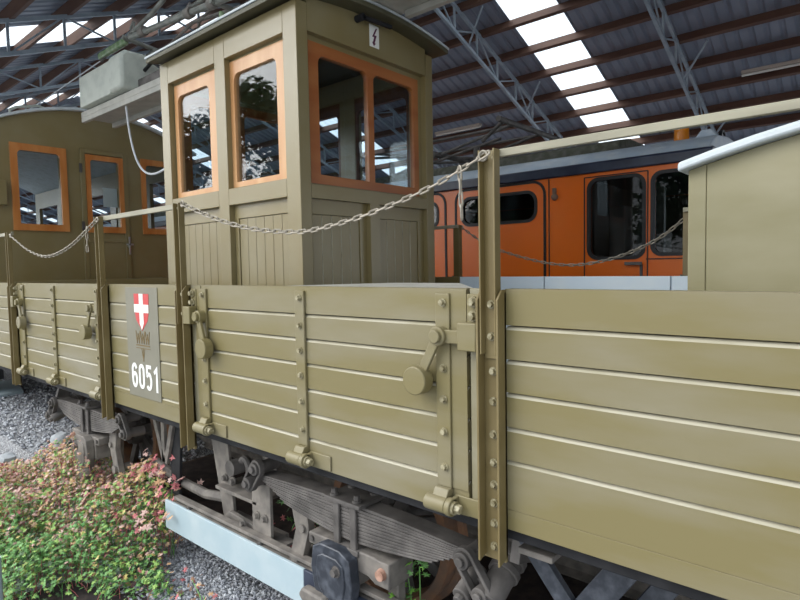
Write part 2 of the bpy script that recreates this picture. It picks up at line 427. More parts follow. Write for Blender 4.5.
# far side boards, pale blue inside
for a, b in ((-6.6, -4.45), (-4.44, -3.4), (-3.39, -2.475), (-2.468, -1.785), (-1.778, -.985), (-.978, .0), (.008, 1.2)):
    MB().box(a, b, YW-.045, YW, ZB, 1.592).build('far_side_board', PALEBLUE if a > -2.5 else OLIVED, WG, .002)
boxo('end_board', PALEBLUE, WG, 1.2, 1.24, 0, YW, ZB, ZT, bevel=.003)
boxo('end_board', OLIVED, WG, -6.64, -6.6, 0, YW, ZB, ZT, bevel=.003)

# number panel with crest
pn = MB().box(-3.515, -3.12, -.004, .0, .935, 1.585).build('number_panel', PLATE, WG, .001)
def flat(name, pts, y, m, par, t=.0015): 
    b = MB(); b.prism(pts, 'y', y-t, y); return b.build(name, m, par, smooth=False)
cx, zt_, zb_ = -3.312, 1.548, 1.333
sh = [(cx-.092, zt_), (cx+.092, zt_), (cx+.088, zt_-.10), (cx+.070, zt_-.155), (cx, zb_), (cx-.070, zt_-.155), (cx-.088, zt_-.10)]
flat('crest_shield', sh[::-1], -.004, RED, pn)
w_, hz = .024, 1.462
flat('crest_cross', [(cx-w_, zt_), (cx-w_, hz+.024), (cx-.09, hz+.024), (cx-.088, hz-.024), (cx-w_, hz-.024), (cx-w_, 1.375), (cx, zb_+.004), (cx+w_, 1.375), (cx+w_, hz-.024), (cx+.088, hz-.024), (cx+.09, hz+.024), (cx+w_, hz+.024), (cx+w_, zt_)], -.0055, WHITE, pn)
gb = MB()
def stroke(p, q, w=.007): gb.bar((p[0], -.0048, p[1]), (q[0], -.0048, q[1]), w, .0016, up=(0, 1, 0))
for k in (-1, 0, 1):
    c = cx+k*.058
    for a, b in (((-.026, 1.33), (-.014, 1.255)), ((-.014, 1.255), (0, 1.315)), ((0, 1.315), (.014, 1.255)), ((.014, 1.255), (.026, 1.33))): stroke((c+a[0], a[1]), (c+b[0], b[1]))
stroke((cx-.085, 1.245), (cx+.085, 1.245)); stroke((cx-.085, 1.228), (cx+.085, 1.228), .004)
stroke((cx, 1.228), (cx, 1.15)); stroke((cx-.02, 1.228), (cx-.004, 1.17), .004); stroke((cx+.02, 1.228), (cx+.004, 1.17), .004)
gb.build('gold_emblem', GOLD, pn)
def ribbon(mb, pts, w, y0, y1, closed=False):
    P = [Vector((a, 0, b)) for a, b in pts]; k = len(P); I = []; O = []
    for i in range(k):
        d0 = (P[i]-P[i-1]) if (i or closed) else (P[1]-P[0]); d1 = (P[(i+1) % k]-P[i]) if (i < k-1 or closed) else (P[-1]-P[-2])
        d0 = d0.normalized(); d1 = d1.normalized(); n0 = Vector((-d0.z, 0, d0.x)); n1 = Vector((-d1.z, 0, d1.x)); nn = (n0+n1).normalized(); q = w/2/max(.5, nn.dot(n0))
        I.append(P[i]+nn*q); O.append(P[i]-nn*q)
    V = [[mb.bm.verts.new((p.x, y, p.z)) for p in L_] for y in (y0, y1) for L_ in (I, O)]
    for i in range(k if closed else k-1):
        j = (i+1) % k
        mb._f([V[0][i], V[0][j], V[1][j], V[1][i]]); mb._f([V[2][i], V[2][j], V[3][j], V[3][i]])
        mb._f([V[0][i], V[0][j], V[2][j], V[2][i]]); mb._f([V[1][i], V[1][j], V[3][j], V[3][i]])
    if not closed:
        for i in (0, k-1): mb._f([V[0][i], V[1][i], V[3][i], V[2][i]])
def arc(cx_, cz_, rx, rz_, a, b, n=10): return [(cx_+rx*math.cos(math.radians(a+(b-a)*i/n)), cz_+rz_*math.sin(math.radians(a+(b-a)*i/n))) for i in range(n+1)]
DW, DH = .025, .128   # half width of the stroke path, height
DIG = {'0': [(arc(0, DH-.03, DW, .03, 0, 180)+arc(0, .03, DW, .03, 180, 360), True)],
       '6': [(arc(0, .038, DW+.001, .038, 180, 540, 18)[:-1], True), (arc(.0, DH-.035, DW, .035, 20, 180)+[(-DW-.001, .045)], False)],
       '5': [([(.028, DH), (-.022, DH), (-.024, .078)]+arc(-.002, .043, .028, .043, 130, -140, 14), False)],
       '1': [([(-.024, DH-.03), (.006, DH-.004), (.006, -.011)], False)]}
for i, ch in enumerate('6051'):
    m = MB(); ox = -3.298-.1335+.089*i
    for q_, (pts, cl) in enumerate(DIG[ch]): ribbon(m, [(ox+a, .996+b) for a, b in pts], .021, -.0062-.0006*q_, -.004-.0006*q_, cl)
    m.build('digit', WHITE, pn, smooth=False)

# ---- cab
CX0, CX1, CY0, CY1 = -3.86, -2.40, .45, 1.62
CZ = 3.088
yc = (CY0+CY1)/2
def panel_planks(m, lo, hi, z0, z1, depth, n, axis, fixed, out):
    # vertical boards, with small V gaps; fixed = face coordinate, out = sign of the outward direction
    w = (hi-lo)/n
    for i in range(n):
        a, b = lo+i*w, lo+(i+1)*w
        f0, f1 = fixed, fixed-out*.02
        g = .0035
        q = [(a+g*.3, f1), (a+g*.3, f0-out*g), (a+g, f0), (b-g, f0), (b-g*.3, f0-out*g), (b-g*.3, f1)]
        if axis == 'y': q = [(y, x) for x, y in q]
        fs = m.prism(q, 'z', z0, z1)
        if axis == 'y': fs[2].material_index = fs[3].material_index = fs[5].material_index = fs[6].material_index = 1
def win(axis, fixed, out, a0, a1, z0, z1, openings, m_frame, name='window_frame', parent=None, sill=0, r=.045, fw=None, glass=None):
    # wooden frame with rounded openings; one mesh, panes as children
    parent = parent or WG
    t0, t1 = fixed, fixed-out*.035
    def V(u, t, z): return (u, t, z) if axis == 'x' else (t, u, z)
    m = MB()
    cuts = sorted(openings)
    xs = [a0]+[c for o in cuts for c in o[:2]]+[a1]
    zz0, zz1 = cuts[0][2], cuts[0][3]
    def bx(u0, u1, w0, w1):
        if axis == 'x': m.box(u0, u1, min(t0, t1), max(t0, t1), w0, w1)
        else: m.box(min(t0, t1), max(t0, t1), u0, u1, w0, w1)
    bx(a0, a1, z0, zz0); bx(a0, a1, zz1, z1)
    for i in range(0, len(xs), 2): bx(xs[i], xs[i+1], zz0, zz1)
    for o in cuts:   # rounded upper corners
        for s, u in ((1, o[0]), (-1, o[1])):
            for top in (True,):
                zc = zz1
                arc = [(u+s*(r-r*math.cos(t)), zc-(r-r*math.sin(t))) for t in [math.pi/2*i/6 for i in range(7)]]
                poly = [(u, zc)]+arc
                if axis == 'x': m.prism(poly, 'y', min(t0, t1), max(t0, t1))
                else: m.prism(poly, 'x', min(t0, t1), max(t0, t1))
    fr = m.build(name, m_frame, parent)
    for o in cuts:
        p = MB(); g0, g1 = fixed-out*.016, fixed-out*.021
        if axis == 'x': p.box(o[0]-.006, o[1]+.006, min(g0, g1), max(g0, g1), zz0-.006, zz1+.006)
        else: p.box(min(g0, g1), max(g0, g1), o[0]-.006, o[1]+.006, zz0-.006, zz1+.006)
        p.build('pane', glass or GLASS, fr, smooth=False)
    return fr
def cab_side(y, out, far=False):
    # long side: corner posts, frieze, middle post, rails, recessed planked panels
    t = .075; a, b = (y, y+t) if out < 0 else (y-t, y)
    m = MB()
    m.box(CX0, -3.757, a, b, .93, CZ).box(-2.515, CX1, a, b, .93, CZ).box(-3.185, -3.075, a, b, .93, CZ)
    for x0, x1 in ((-3.757, -3.185), (-3.075, -2.515)):
        m.box(x0, x1, a, b, 2.942, CZ).box(x0, x1, a, b, 2.068, 2.168).box(x0, x1, a, b, .93, 1.03)
    w = m.build('cab_side_wall', OLIVED, WG, .003)
    for x0, x1 in ((-3.757, -3.185), (-3.075, -2.515)):
        f = y-out*.034; m = MB()
        m.m(0)
        panel_planks(m, x0+.045, x1-.02, 1.0, 1.985, .02, 6, 'x', f-out*.006, out)
        f0, f1 = f, f-out*.02
        m.box(x0, x1, min(f0, f1), max(f0, f1), 1.987, 2.07).box(x0, x0+.043, min(f0, f1), max(f0, f1), 1.0, 1.987).box(x1-.018, x1, min(f0, f1), max(f0, f1), 1.0, 1.987)
        m.build('planked_panel', OLIVED, w, .0015)
    win('x', y-out*.036, out, -3.742, -3.238, 2.166, 2.928, [(-3.72, -3.26, 2.19, 2.845) if far else (-3.698, -3.312, 2.208, 2.852)], WOODI if far else WOODLIT)
    win('x', y-out*.036, out, -3.090, -2.552, 2.166, 2.928, [(-3.065, -2.575, 2.19, 2.845) if far else (-3.035, -2.622, 2.208, 2.852)], WOODI if far else WOODLIT)
    # slim liner beside and above the sashes
    m = MB(); g0, g1 = sorted((y-out*.040, y-out*.070))
    for x0, x1 in ((-3.757, -3.742), (-3.238, -3.185), (-2.552, -2.515)): m.box(x0, x1, g0, g1, 2.168, 2.942)
    for x0, x1 in ((-3.742, -3.238), (-3.074, -2.552)): m.box(x0, x1, g0, g1, 2.928, 2.942)
    m.build('sash_liner', OLIVED, w)
cab_side(CY0, -1); cab_side(CY1, 1, True)
def roofz(yy): return CZ+.07*(1-((yy-yc)/(CY1-CY0+.16)*2)**2)
def cab_end(x, out):
    t = .075; a, b = (x-t, x) if out > 0 else (x, x+t)
    m = MB(); i0, i1 = CY0+.076, CY1-.076
    m.box(a, b, i0, .525, .93, CZ).box(a, b, 1.54, i1, .93, CZ)
    m.box(a, b, .525, 1.54, 2.06, 2.13).box(a, b, .525, 1.54, .93, 1.03).box(a, b, .985, 1.068, 1.03, 2.06)
    top = [(yy, roofz(yy)-.002) for yy in [CY0+.076+(CY1-CY0-.152)*i/12 for i in range(13)]]
    m.prism([(CY0+.076, 2.945), ]+top+[(CY1-.076, 2.945)], 'x', a, b)
    w = m.build('cab_end_wall', OLIVED, WG, .003)
    for y0, y1 in ((.525, .985), (1.068, 1.54)):
        f = x-out*.034; m = MB()
        panel_planks(m, y0+.03, y1-.06, 1.0, 1.975, .02, 5, 'y', f-out*.006, out)
        f0, f1 = min(f, f-out*.02), max(f, f-out*.02)
        m.box(f0, f1, y0, y1, 1.977, 2.062).box(f0, f1, y0, y0+.028, 1.0, 1.977).box(f0, f1, y1-.058, y1, 1.0, 1.977)
        m.build('planked_panel', [OLIVED, PALEEDGE], w, .0015)
    win('y', x-out*.036, out, .548, 1.505, 2.146, 2.915, [(.628, 1.022, 2.198, 2.852), (1.072, 1.458, 2.198, 2.852)], WOODSHADE)
    m = MB(); g0, g1 = sorted((x-out*.040, x-out*.070))
    m.box(g0, g1, .525, .548, 2.13, 2.945).box(g0, g1, 1.505, 1.54, 2.13, 2.945).box(g0, g1, .548, 1.505, 2.915, 2.945).box(g0, g1, .548, 1.505, 2.13, 2.146)
    m.build('sash_liner', OLIVED, w)
    return w
we = cab_end(CX1, 1); cab_end(CX0, -1)
boxo('cab_floor', INT, WG, CX0+.06, CX1-.06, CY0+.06, CY1-.06, .931, .96)
# roof: arched board with canvas cover and dark fascia
def arch(m, x0, x1, y0, y1, f, t, n=18):
    ys = [y0+(y1-y0)*i/n for i in range(n+1)]
    m.prism([(q, f(q)) for q in ys]+[(q, f(q)+t) for q in ys[::-1]], 'x', x0, x1)
m = MB(); arch(m, CX0-.03, CX1+.10, CY0-.08, CY1+.05, roofz, .028); rf = m.build('cab_roof', FASCIA, WG, .003)
m = MB(); arch(m, CX0-.035, CX1+.105, CY0-.088, CY1+.058, lambda q: roofz(q)+.029, .014); m.build('roof_canvas', CANVAS, rf, .003)
# warning plate
sp = MB().box(CX1, CX1+.003, 1.008, 1.09, 2.995, 3.125).build('warning_plate', WHITE, WG, .001); sp['label'] = 'small white warning plate with lightning bolt'
zz = [(1.062, 3.11), (1.030, 3.055), (1.047, 3.055), (1.035, 3.022), (1.028, 3.024), (1.043, 3.002), (1.060, 3.020), (1.051, 3.021), (1.068, 3.068), (1.049, 3.066), (1.074, 3.11)]
b = MB(); b.prism(zz, 'x', CX1+.003, CX1+.0042); b.build('lightning_bolt', SIGNP, sp, smooth=False)
# lamp bracket stubs under the roof edge
m = MB(); m.cyl((CX1+.002, .90, 3.115), (CX1+.06, .90, 3.115), .02, n=12).bar((CX1+.05, .90, 3.115), (CX1+.05, 1.15, 3.13), .02, .02); m.build('cable_gland', BLACK, WG)
# roof walkway plank on bearers
m = MB()
m.prism([(-6.3, 3.245), (-2.2, 3.205), (1.3, 3.205), (1.3, 3.262), (-2.2, 3.262), (-6.3, 3.302)], 'y', .86, 1.20)
for ya, yb in ((.86, .90), (1.16, 1.20)): m.prism([(-6.3, 3.20), (-3.95, 3.177), (-3.95, 3.222), (-6.3, 3.245)], 'y', ya, yb); m.prism([(-2.25, 3.165), (1.3, 3.165), (1.3, 3.205), (-2.25, 3.205)], 'y', ya, yb)
wk = m.build('roof_walkway', GREYW, WG, .004)
m = MB()
for xx in (-3.7, -2.55):
    MB().box(xx-.03, xx+.03, .87, 1.19, 3.19, 3.215).build('walkway_bearer', OLIVED, WG)
pass

# pantograph on the walkway
PG = MB()
PG.tube([(-5.45, 1.0, 3.86), (-4.0, 1.0, 3.735), (-2.6, 1.0, 3.62)], .026, 12)
pg = PG.build('pantograph_arm', GALV, WG); pg['label'] = 'folded grey pantograph tubes above the cab roof'
def sub(path, r, mname='pantograph_tube', mm_=GALV, n=10): return MB().tube(path, r, n).build(mname, mm_, pg)
sub([(-5.5, 1.45, 3.80), (-4.0, 1.45, 3.70), (-2.6, 1.45, 3.60)], .026)
sub([(-5.51, 1.02, 3.90), (-5.05, 1.0, 3.945), (-4.81, 1.0, 4.0), (-4.5, 1.0, 4.2), (-4.2, 1.05, 4.3)], .02)
sub([(-5.5, .95, 3.865), (-5.5, 1.5, 3.80)], .022); sub([(-4.0, .95, 3.735), (-4.0, 1.5, 3.70)], .022)
sub([(-5.3, 1.2, 3.97), (-4.4, 1.2, 3.98), (-3.2, 1.2, 3.96)], .018); sub([(-5.2, 1.3, 3.60), (-4.2, 1.3, 3.56), (-2.8, 1.3, 3.5)], .02, mm_=IRONL)
sub([(-5.3, 1.15, 3.66), (-4.6, 1.15, 3.80), (-3.4, 1.15, 3.66)], .014, mm_=IRONL)
sub([(-5.2, 1.2, 3.50), (-3.6, 1.2, 3.46)], .015, mm_=IRONL); sub([(-4.9, 1.3, 4.1), (-4.5, 1.0, 3.78), (-4.0, 1.4, 4.05)], .012, mm_=IRONL)
sub([(-5.4, 1.5, 3.72), (-4.8, 1.35, 3.95), (-3.9, 1.1, 3.85)], .012, mm_=IRONL); sub([(-5.45, 1.0, 3.93), (-5.42, 1.02, 4.0), (-5.36, 1.0, 3.97), (-5.38, 1.0, 3.88)], .01)
for q in ((-5.2, 1.0, 3.845), (-4.4, 1.0, 3.77), (-4.05, 1.0, 3.74)): MB().cyl((q[0]-.04, q[1], q[2]), (q[0]+.04, q[1], q[2]), .042, n=14).build('clamp', IRONL, pg, .004)
for (x, yy) in ((-3.9, .98), (-3.9, 1.45), (-2.7, .98), (-2.7, 1.45)):
    MB().lathe([(.001, 0), (.05, 0), (.05, .03), (.03, .05), (.055, .07), (.03, .10), (.055, .12), (.03, .15), (.05, .17), (.05, .2), (.02, .25), (.02, .40), (.001, .40)], (x, yy, 3.225), (0, 0, 1), 16).build('insulator', INSUL, pg)
# long insulators at the left end
m = MB(); m.box(-6.12, -5.52, .97, 1.02, 3.815, 3.88); m.build('insulator', INSUL, pg, .015)
MB().cyl((-5.95, 1.25, 3.72), (-5.45, 1.25, 3.80), .035, n=14).build('insulator', GALV, pg)
MB().tube([(-6.1, 1.0, 3.80), (-5.95, 1.0, 3.83), (-5.4, 1.0, 3.88)], .014, 8).build('insulator_rod', IRON, pg)
MB().tube([(-6.08, 1.0, 3.81), (-7.6, 1.0, 3.75), (-10.5, 1.0, 3.68)], .006, 6).build('contact_wire', CABLE, pg)

# ---- running gear
def gear(X0, s, cover=None):
    """one axle: spring, brackets, axle box, wheels. s mirrors along X about X0 (reference axle -1.86)."""
    X = lambda x: X0+s*(x+1.86)
    def bx(m, x0, x1, *r): a, b = X(x0), X(x1); return m.box(min(a, b), max(a, b), *r)
    YS = .20
    m = MB()
    hl, zt = .66, .652
    for i in range(11):
        l = .655 if i < 4 else .655-.028*(i-3)
        T = lambda x: 1-.62*min(1, abs(x+1.785)/.655)**1.6
        xs = [-1.785+l*k/8 for k in range(-8, 9)]
        cam_ = lambda x: -.024*((x+1.785)/.655)**2
        top = [(X(x), zt+cam_(x)-.0158*i*T(x)) for x in xs]; bot = [(X(x), zt+cam_(x)-.0158*(i+.86)*T(x)) for x in xs[::-1]]
        m.prism(top+bot, 'y', YS-.045-.0012*(i % 2), YS+.045)
    sp = m.build('leaf_spring', IRON, WG, .002)
    m = MB()
    bx(m, -1.90, -1.68, YS-.085, YS+.085, zt+.001, zt+.02)
    for x in (-1.85, -1.745): bx(m, x-.018, x+.018, YS-.062, YS-.0475, .445, zt+.002)
    bx(m, -1.88, -1.71, YS-.07, YS+.07, .435, .46)
    m.build('spring_buckle', IRON, sp, .004)
    for x in (-1.86, -1.72):
        for yy in (YS-.055, YS+.055): MB().nut((X(x), yy, zt+.02), .016, .03, (0, 0, 1)).build('bolt', IRON, sp)
    # outer shackle (toward the posts)
    def link(xa, za, xb, zb, y, nm='spring_shackle'):
        m = MB(); N = 10; r = .045; w = .014
        a, b = Vector((X(xa), y, za)), Vector((X(xb), y, zb)); d = (b-a).normalized(); p = d.cross(Vector((0, 1, 0)))
        loop = [a+(p*math.cos(t)-d*math.sin(t))*r for t in [math.pi*i/N for i in range(N+1)]]+[b+(-p*math.cos(t)+d*math.sin(t))*r for t in [math.pi*i/N for i in range(N+1)]]
        inn = [a+(p*math.cos(t)-d*math.sin(t))*(r-w) for t in [math.pi*i/N for i in range(N+1)]]+[b+(-p*math.cos(t)+d*math.sin(t))*(r-w) for t in [math.pi*i/N for i in range(N+1)]]
        k = len(loop)
        vs = [[m.bm.verts.new(q+Vector((0, dy, 0))) for q in L_] for dy in (-.016, .016) for L_ in (loop, inn)]
        for i in range(k):
            j = (i+1) % k
            m._f([vs[0][i], vs[0][j], vs[1][j], vs[1][i]]); m._f([vs[2][i], vs[2][j], vs[3][j], vs[3][i]])
            m._f([vs[0][i], vs[0][j], vs[2][j], vs[2][i]]); m._f([vs[1][i], vs[1][j], vs[3][j], vs[3][i]])
        for c in (a, b): m.cyl(c+Vector((0, -.03, 0)), c+Vector((0, .12, 0)), r-w+.001, n=18).cyl(c+Vector((0, -.045, 0)), c+Vector((0, -.03, 0)), .018, n=12)
        m.build(nm, IRON, sp, .003)
    link(-1.165, .605, -1.09, .50, YS-.055)
    link(-2.435, .665, -2.50, .575, YS-.055)
    # stub tube and bracket on the outer side
    m = MB()
    m.cyl((X(-1.07), YS-.06, .475), (X(-1.07), YS+.30, .66), .050, n=20)
    for k in range(3): m.cyl((X(-1.07), YS+.05+k*.05, .531+k*.0257), (X(-1.07), YS+.075+k*.05, .544+k*.0257), .060, n=20)
    m.cyl((X(-1.07), YS-.09, .46), (X(-1.07), YS-.06, .475), .03, n=14)
    m.cyl((X(-1.17), YS-.08, .47), (X(-1.17), YS+.05, .52), .035, n=16).cyl((X(-1.17), YS-.10, .462), (X(-1.17), YS-.08, .47), .02, n=10)
    m.bar((X(-1.2), YS+.02, .50), (X(-1.04), YS+.02, .50), .06, .04)
    m.bar((X(-1.0), YS+.06, .60), (X(-1.0), YS+.1, .74), .10, .04, up=(1, 0, 0)).bar((X(-1.0), YS+.28, .60), (X(-1.0), YS+.28, .74), .10, .04, up=(1, 0, 0))
    m.build('spring_hanger', IRON, WG, .003)
    # inner bracket: two vertical plates, shelf and bolted foot
    YB = YS+.06; XO = X; X = lambda x: XO(x-.05)
    if s < 0:
        m = MB(); m.prism([(X(-2.98), .78), (X(-2.84), .78), (X(-2.82), .22), (X(-2.92), .22)], 'y', YB, YB+.02); m.build('spring_bracket', BLACK, WG, .003)
    if s > 0:
        m = MB()
        m.prism([(X(-3.02), .72), (X(-2.84), .72), (X(-2.79), .22), (X(-2.90), .22)], 'y', YB+.0, YB+.02)
        bx(m, -2.90, -2.50, YB-.05, YB+.13, .415, .435)
        bx(m, -2.54, -2.38, YB-.05, YB-.03, .16, .55)
        bx(m, -2.90, -2.42, YB-.02, YB+.10, .21, .235)
        m.prism([(X(-2.88), .235), (X(-2.80), .30), (X(-2.52), .28), (X(-2.46), .235)], 'y', YB-.03, YB-.005)
        bx(m, -2.54, -2.25, YB-.05, YB-.02, .16, .19); bx(m, -2.54, -2.30, YB-.05, YB+.05, .235, .25)
        m.prism([(X(-2.60), .72), (X(-2.48), .72), (X(-2.44), .56), (X(-2.54), .56)], 'y', YB+.05, YB+.09)
        m.cyl((X(-2.42), YB-.02, .665), (X(-2.42), YB+.24, .72), .035, n=16)
        br = m.build('spring_bracket', IRONL, WG, .003)
        for x, z in ((-2.49, .37), (-2.42, .37), (-2.41, .205), (-2.33, .205), (-2.86, .475), (-2.78, .475), (-2.62, .29)):
            MB().nut((X(x), YB-.05 if x > -2.7 else YB-.002, z), .017, .026).build('bolt', IRONL, br)
        m = MB(); N = 10
        path = [(X(-2.66), YB+.02, .44)]+[(X(-2.70+.04*math.cos(t)), YB+.02, .56+.05*math.sin(t)) for t in [math.pi*i/N for i in range(N+1)]]
        m.tube(path, .02, 8).cyl((X(-2.76), YB-.04, .56), (X(-2.76), YB+.08, .56), .045, n=18); m.build('brake_hanger', IRON, WG)
    X = XO
    # guard and brake block beside the wheel
    m = MB()
    m.prism([(X(-2.24), .56), (X(-2.12), .56), (X(-2.10), .42), (X(-2.16), .24), (X(-2.26), .22), (X(-2.20), .40)], 'y', YS-.01, YS+.03)
    m.prism([(X(-2.10), .56), (X(-2.03), .56), (X(-2.0), .22), (X(-2.08), .20)], 'y', YS+.06, YS+.1)
    m.cyl((X(-2.14), YS-.025, .42), (X(-2.14), YS, .42), .02, n=12).cyl((X(-2.20), YS-.03, .25), (X(-2.20), YS+.1, .25), .03, n=12)
    m.build('axle_guard', IRONL, WG, .003)
    # axle box
    m = MB()
    m.prism([(X(-2.04), .455), (X(-1.63), .46), (X(-1.60), .455), (X(-1.54), .455), (X(-1.54), .345), (X(-1.62), .345), (X(-1.66), .365), (X(-1.72), .37), (X(-1.74), .285), (X(-1.98), .285), (X(-1.98), .40), (X(-2.04), .40)], 'y', YS-.06, YS+.10)
    bx(m, -1.62, -1.56, YS+.02, YS+.07, .0, .36)
    bx(m, -1.76, -1.50, YS+.03, YS+.09, .15, .19)
    ab = m.build('axle_box', IRONL, WG, .006)
    cv = [(-1.95, .435), (-1.90, .46), (-1.78, .46), (-1.72, .43), (-1.705, .31), (-1.73, .20), (-1.78, .17), (-1.90, .19), (-1.945, .24), (-1.965, .34)]
    m = MB(); m.prism([(X(a), b) for a, b in cv], 'y', YS-.115, YS-.06)
    m.prism([(X(-1.83+(a+1.83)*.7), .33+(b-.33)*.7) for a, b in cv], 'y', YS-.122, YS-.112)
    m.build('axle_box_cover', cover or BLUEBLK, ab, .012)
    m = MB(); m.prism([(X(-2.0), .235), (X(-1.86), .235), (X(-1.84), .19), (X(-1.90), .15), (X(-1.98), .16), (X(-2.02), .20)], 'y', YS-.15, YS-.10); m.build('oil_lip', IRONL, ab, .01)
    MB().nut((X(-1.79), YS-.115, .37), .02, .03).build('bolt', IRON, ab)
    MB().cyl((X(-1.578), YS-.06, .405), (X(-1.578), YS-.08, .405), .026, .022, n=16).build('bolt', RUSTBOLT, ab)
    MB().cyl((X(-2.015), YS-.06, .43), (X(-2.015), YS-.07, .43), .014, n=12).build('bolt', IRON, ab)
    # wheels and axle
    for yo, sg in ((.47, 1), (1.59, -1)):
        m = MB(); o = Vector((X0, yo, .40)); ax = (0, sg, 0)
        m.lathe([(.34, 0), (.385, .0), (.38, .09), (.405, .10), (.41, .12), (.34, .12), (.33, .10), (.33, .02)], o, ax, 48)
        w = m.build('wheel', RUST, WG)
        m = MB(); m.lathe([(.05, -.03), (.09, -.03), (.10, .03), (.10, .12), (.05, .12)], o, ax, 24)
        for k in range(8):
            t = 2*math.pi*k/8+.3; dv = Vector((math.cos(t), 0, math.sin(t)))
            m.bar(o+Vector((0, sg*.06, 0))+dv*.09, o+Vector((0, sg*.06, 0))+dv*.335, .06, .035, up=(0, 1, 0))
        m.build('wheel_spokes', IRON, w, .004)
    MB().cyl((X0, YS, .40), (X0, 1.86, .40), .05, n=18).build('axle', IRON, WG)
gear(-1.86, 1); gear(-4.58, -1, IRONL)
# diagonal struts, brake rods and inner bars under the right half
m = MB()
m.bar((-.955, .20, .745), (-.72, .20, .46), .06, .03, up=(0, 1, 0)); m.bar((-.59, .22, .76), (-.79, .22, .46), .09, .05, up=(0, 1, 0)); m.bar((-.45, .30, .76), (-.62, .30, .50), .07, .03, up=(0, 1, 0))
m.build('truss_strut', BLUEBLK, WG, .003)
m = MB(); m.box(-.90, -.78, .06, .30, .745, .765); m.build('step_plate', IRONL, WG, .003)
m = MB(); m.bar((-.6, .35, .50), (.9, .35, .50), .06, .12).bar((-.45, .45, .62), (.9, .45, .62), .05, .10).bar((-.3, .28, .38), (.9, .28, .38), .04, .08); m.build('brake_rod', IRON, WG, .003)
# cross beam and curved guard under the number panel
m = MB(); m.tube([(-3.85, .30, .36), (-3.5, .30, .30), (-3.2, .30, .29), (-2.95, .30, .33)], .03, 10); m.build('brake_rod', IRONL, WG)
m = MB(); m.bar((-3.75, .25, .74), (-3.62, .25, .42), .04, .02, up=(0, 1, 0)).bar((-3.62, .25, .74), (-3.62, .25, .42), .04, .02, up=(0, 1, 0)).bar((-3.48, .25, .74), (-3.60, .25, .42), .04, .02, up=(0, 1, 0)); m.build('hanger_rods', IRONL, WG)

# ------------------------------------------------------------------ things on the wagon
HB = thing('equipment_box', (.3, 1.02, .93), 'big plain olive box with curved pale canvas roof standing on the wagon bed at right', 'box')
hz_ = lambda x: 2.072-.185*(x-.3)**2
xs = [-.487+(1.574)*i/16 for i in range(17)]
m = MB(); m.prism([(-.437, .931), (1.087, .931)]+[(x, hz_(x)-.002) for x in xs[::-1][:-1]]+[(-.437, hz_(-.437)-.002)], 'y', .40, 1.62); m.build('body', HUTP, HB, .003)
m = MB(); m.prism([(-.487, .931), (-.4375, .931), (-.4375, hz_(-.4375)-.002), (-.487, hz_(-.487)-.002)], 'y', .398, 1.62); m.build('corner_post', HUTP, HB, .002)
xs2 = [-.510+(1.64)*i/16 for i in range(17)]
m = MB(); m.prism([(x, hz_(x)) for x in xs2]+[(x, hz_(x)+.028) for x in xs2[::-1]], 'y', .36, 1.66); m.build('roof', CANVAS, HB, .008)

TC = thing('tool_chest', (-1.5, .25, .93), 'grey weathered flat chest lid level with the plank side, beside the cab', 'chest')
q = [(-2.05, .05), (-1.052, .05), (-1.40, .48), (-1.78, .48)]
q2 = [(-1.98, .06), (-1.15, .06), (-1.43, .46), (-1.76, .46)]
m = MB(); m.prism(q, 'z', 1.575, 1.602); m.build('lid', GREYW, TC, .002)
m = MB(); m.prism(q2, 'z', .931, 1.575); m.build('body', OLIVE, TC, .002)

SB = thing('metal_case', (-5.9, 1.0, 3.306), 'pale grey metal case lying on the roof walkway left of the cab', 'case')
m = MB(); m.prism([(.80, 3.307), (1.2, 3.307), (1.2, 3.60), (1.15, 3.63), (.85, 3.63), (.80, 3.60)], 'x', -6.16, -5.47); m.build('body', CASE, SB, .008)
m = MB(); m.prism([(.785, 3.307), (1.215, 3.307), (1.215, 3.61), (1.16, 3.65), (.84, 3.65), (.785, 3.61)], 'x', -5.47, -5.20); m.build('cover_cap', CASE, SB, .03)
m = MB(); m.tube([(-5.20, 1.0, 3.5), (-5.05, 1.0, 3.54), (-4.88, 1.0, 3.44), (-4.82, 1.0, 3.31)], .016, 8); m.build('cable', RUBBER, SB)
m = MB(); m.box(-5.19, -4.75, .93, 1.14, 3.307, 3.40); m.build('base_frame', IRON, SB, .004)

m = MB(); P0, P1, P2, P3 = Vector((-5.36, .89, 3.20)), Vector((-5.28, .89, 2.60)), Vector((-5.0, .86, 2.36)), Vector((-3.87, .60, 2.52))
pts = [P0*(1-t)**3+P1*3*t*(1-t)**2+P2*3*t*t*(1-t)+P3*t**3 for t in [i/24 for i in range(25)]]
tag(m.tube(pts, .009, 8).build('cable', CABLE), 'white cable sagging from the roof walkway to the cab corner', 'cable')

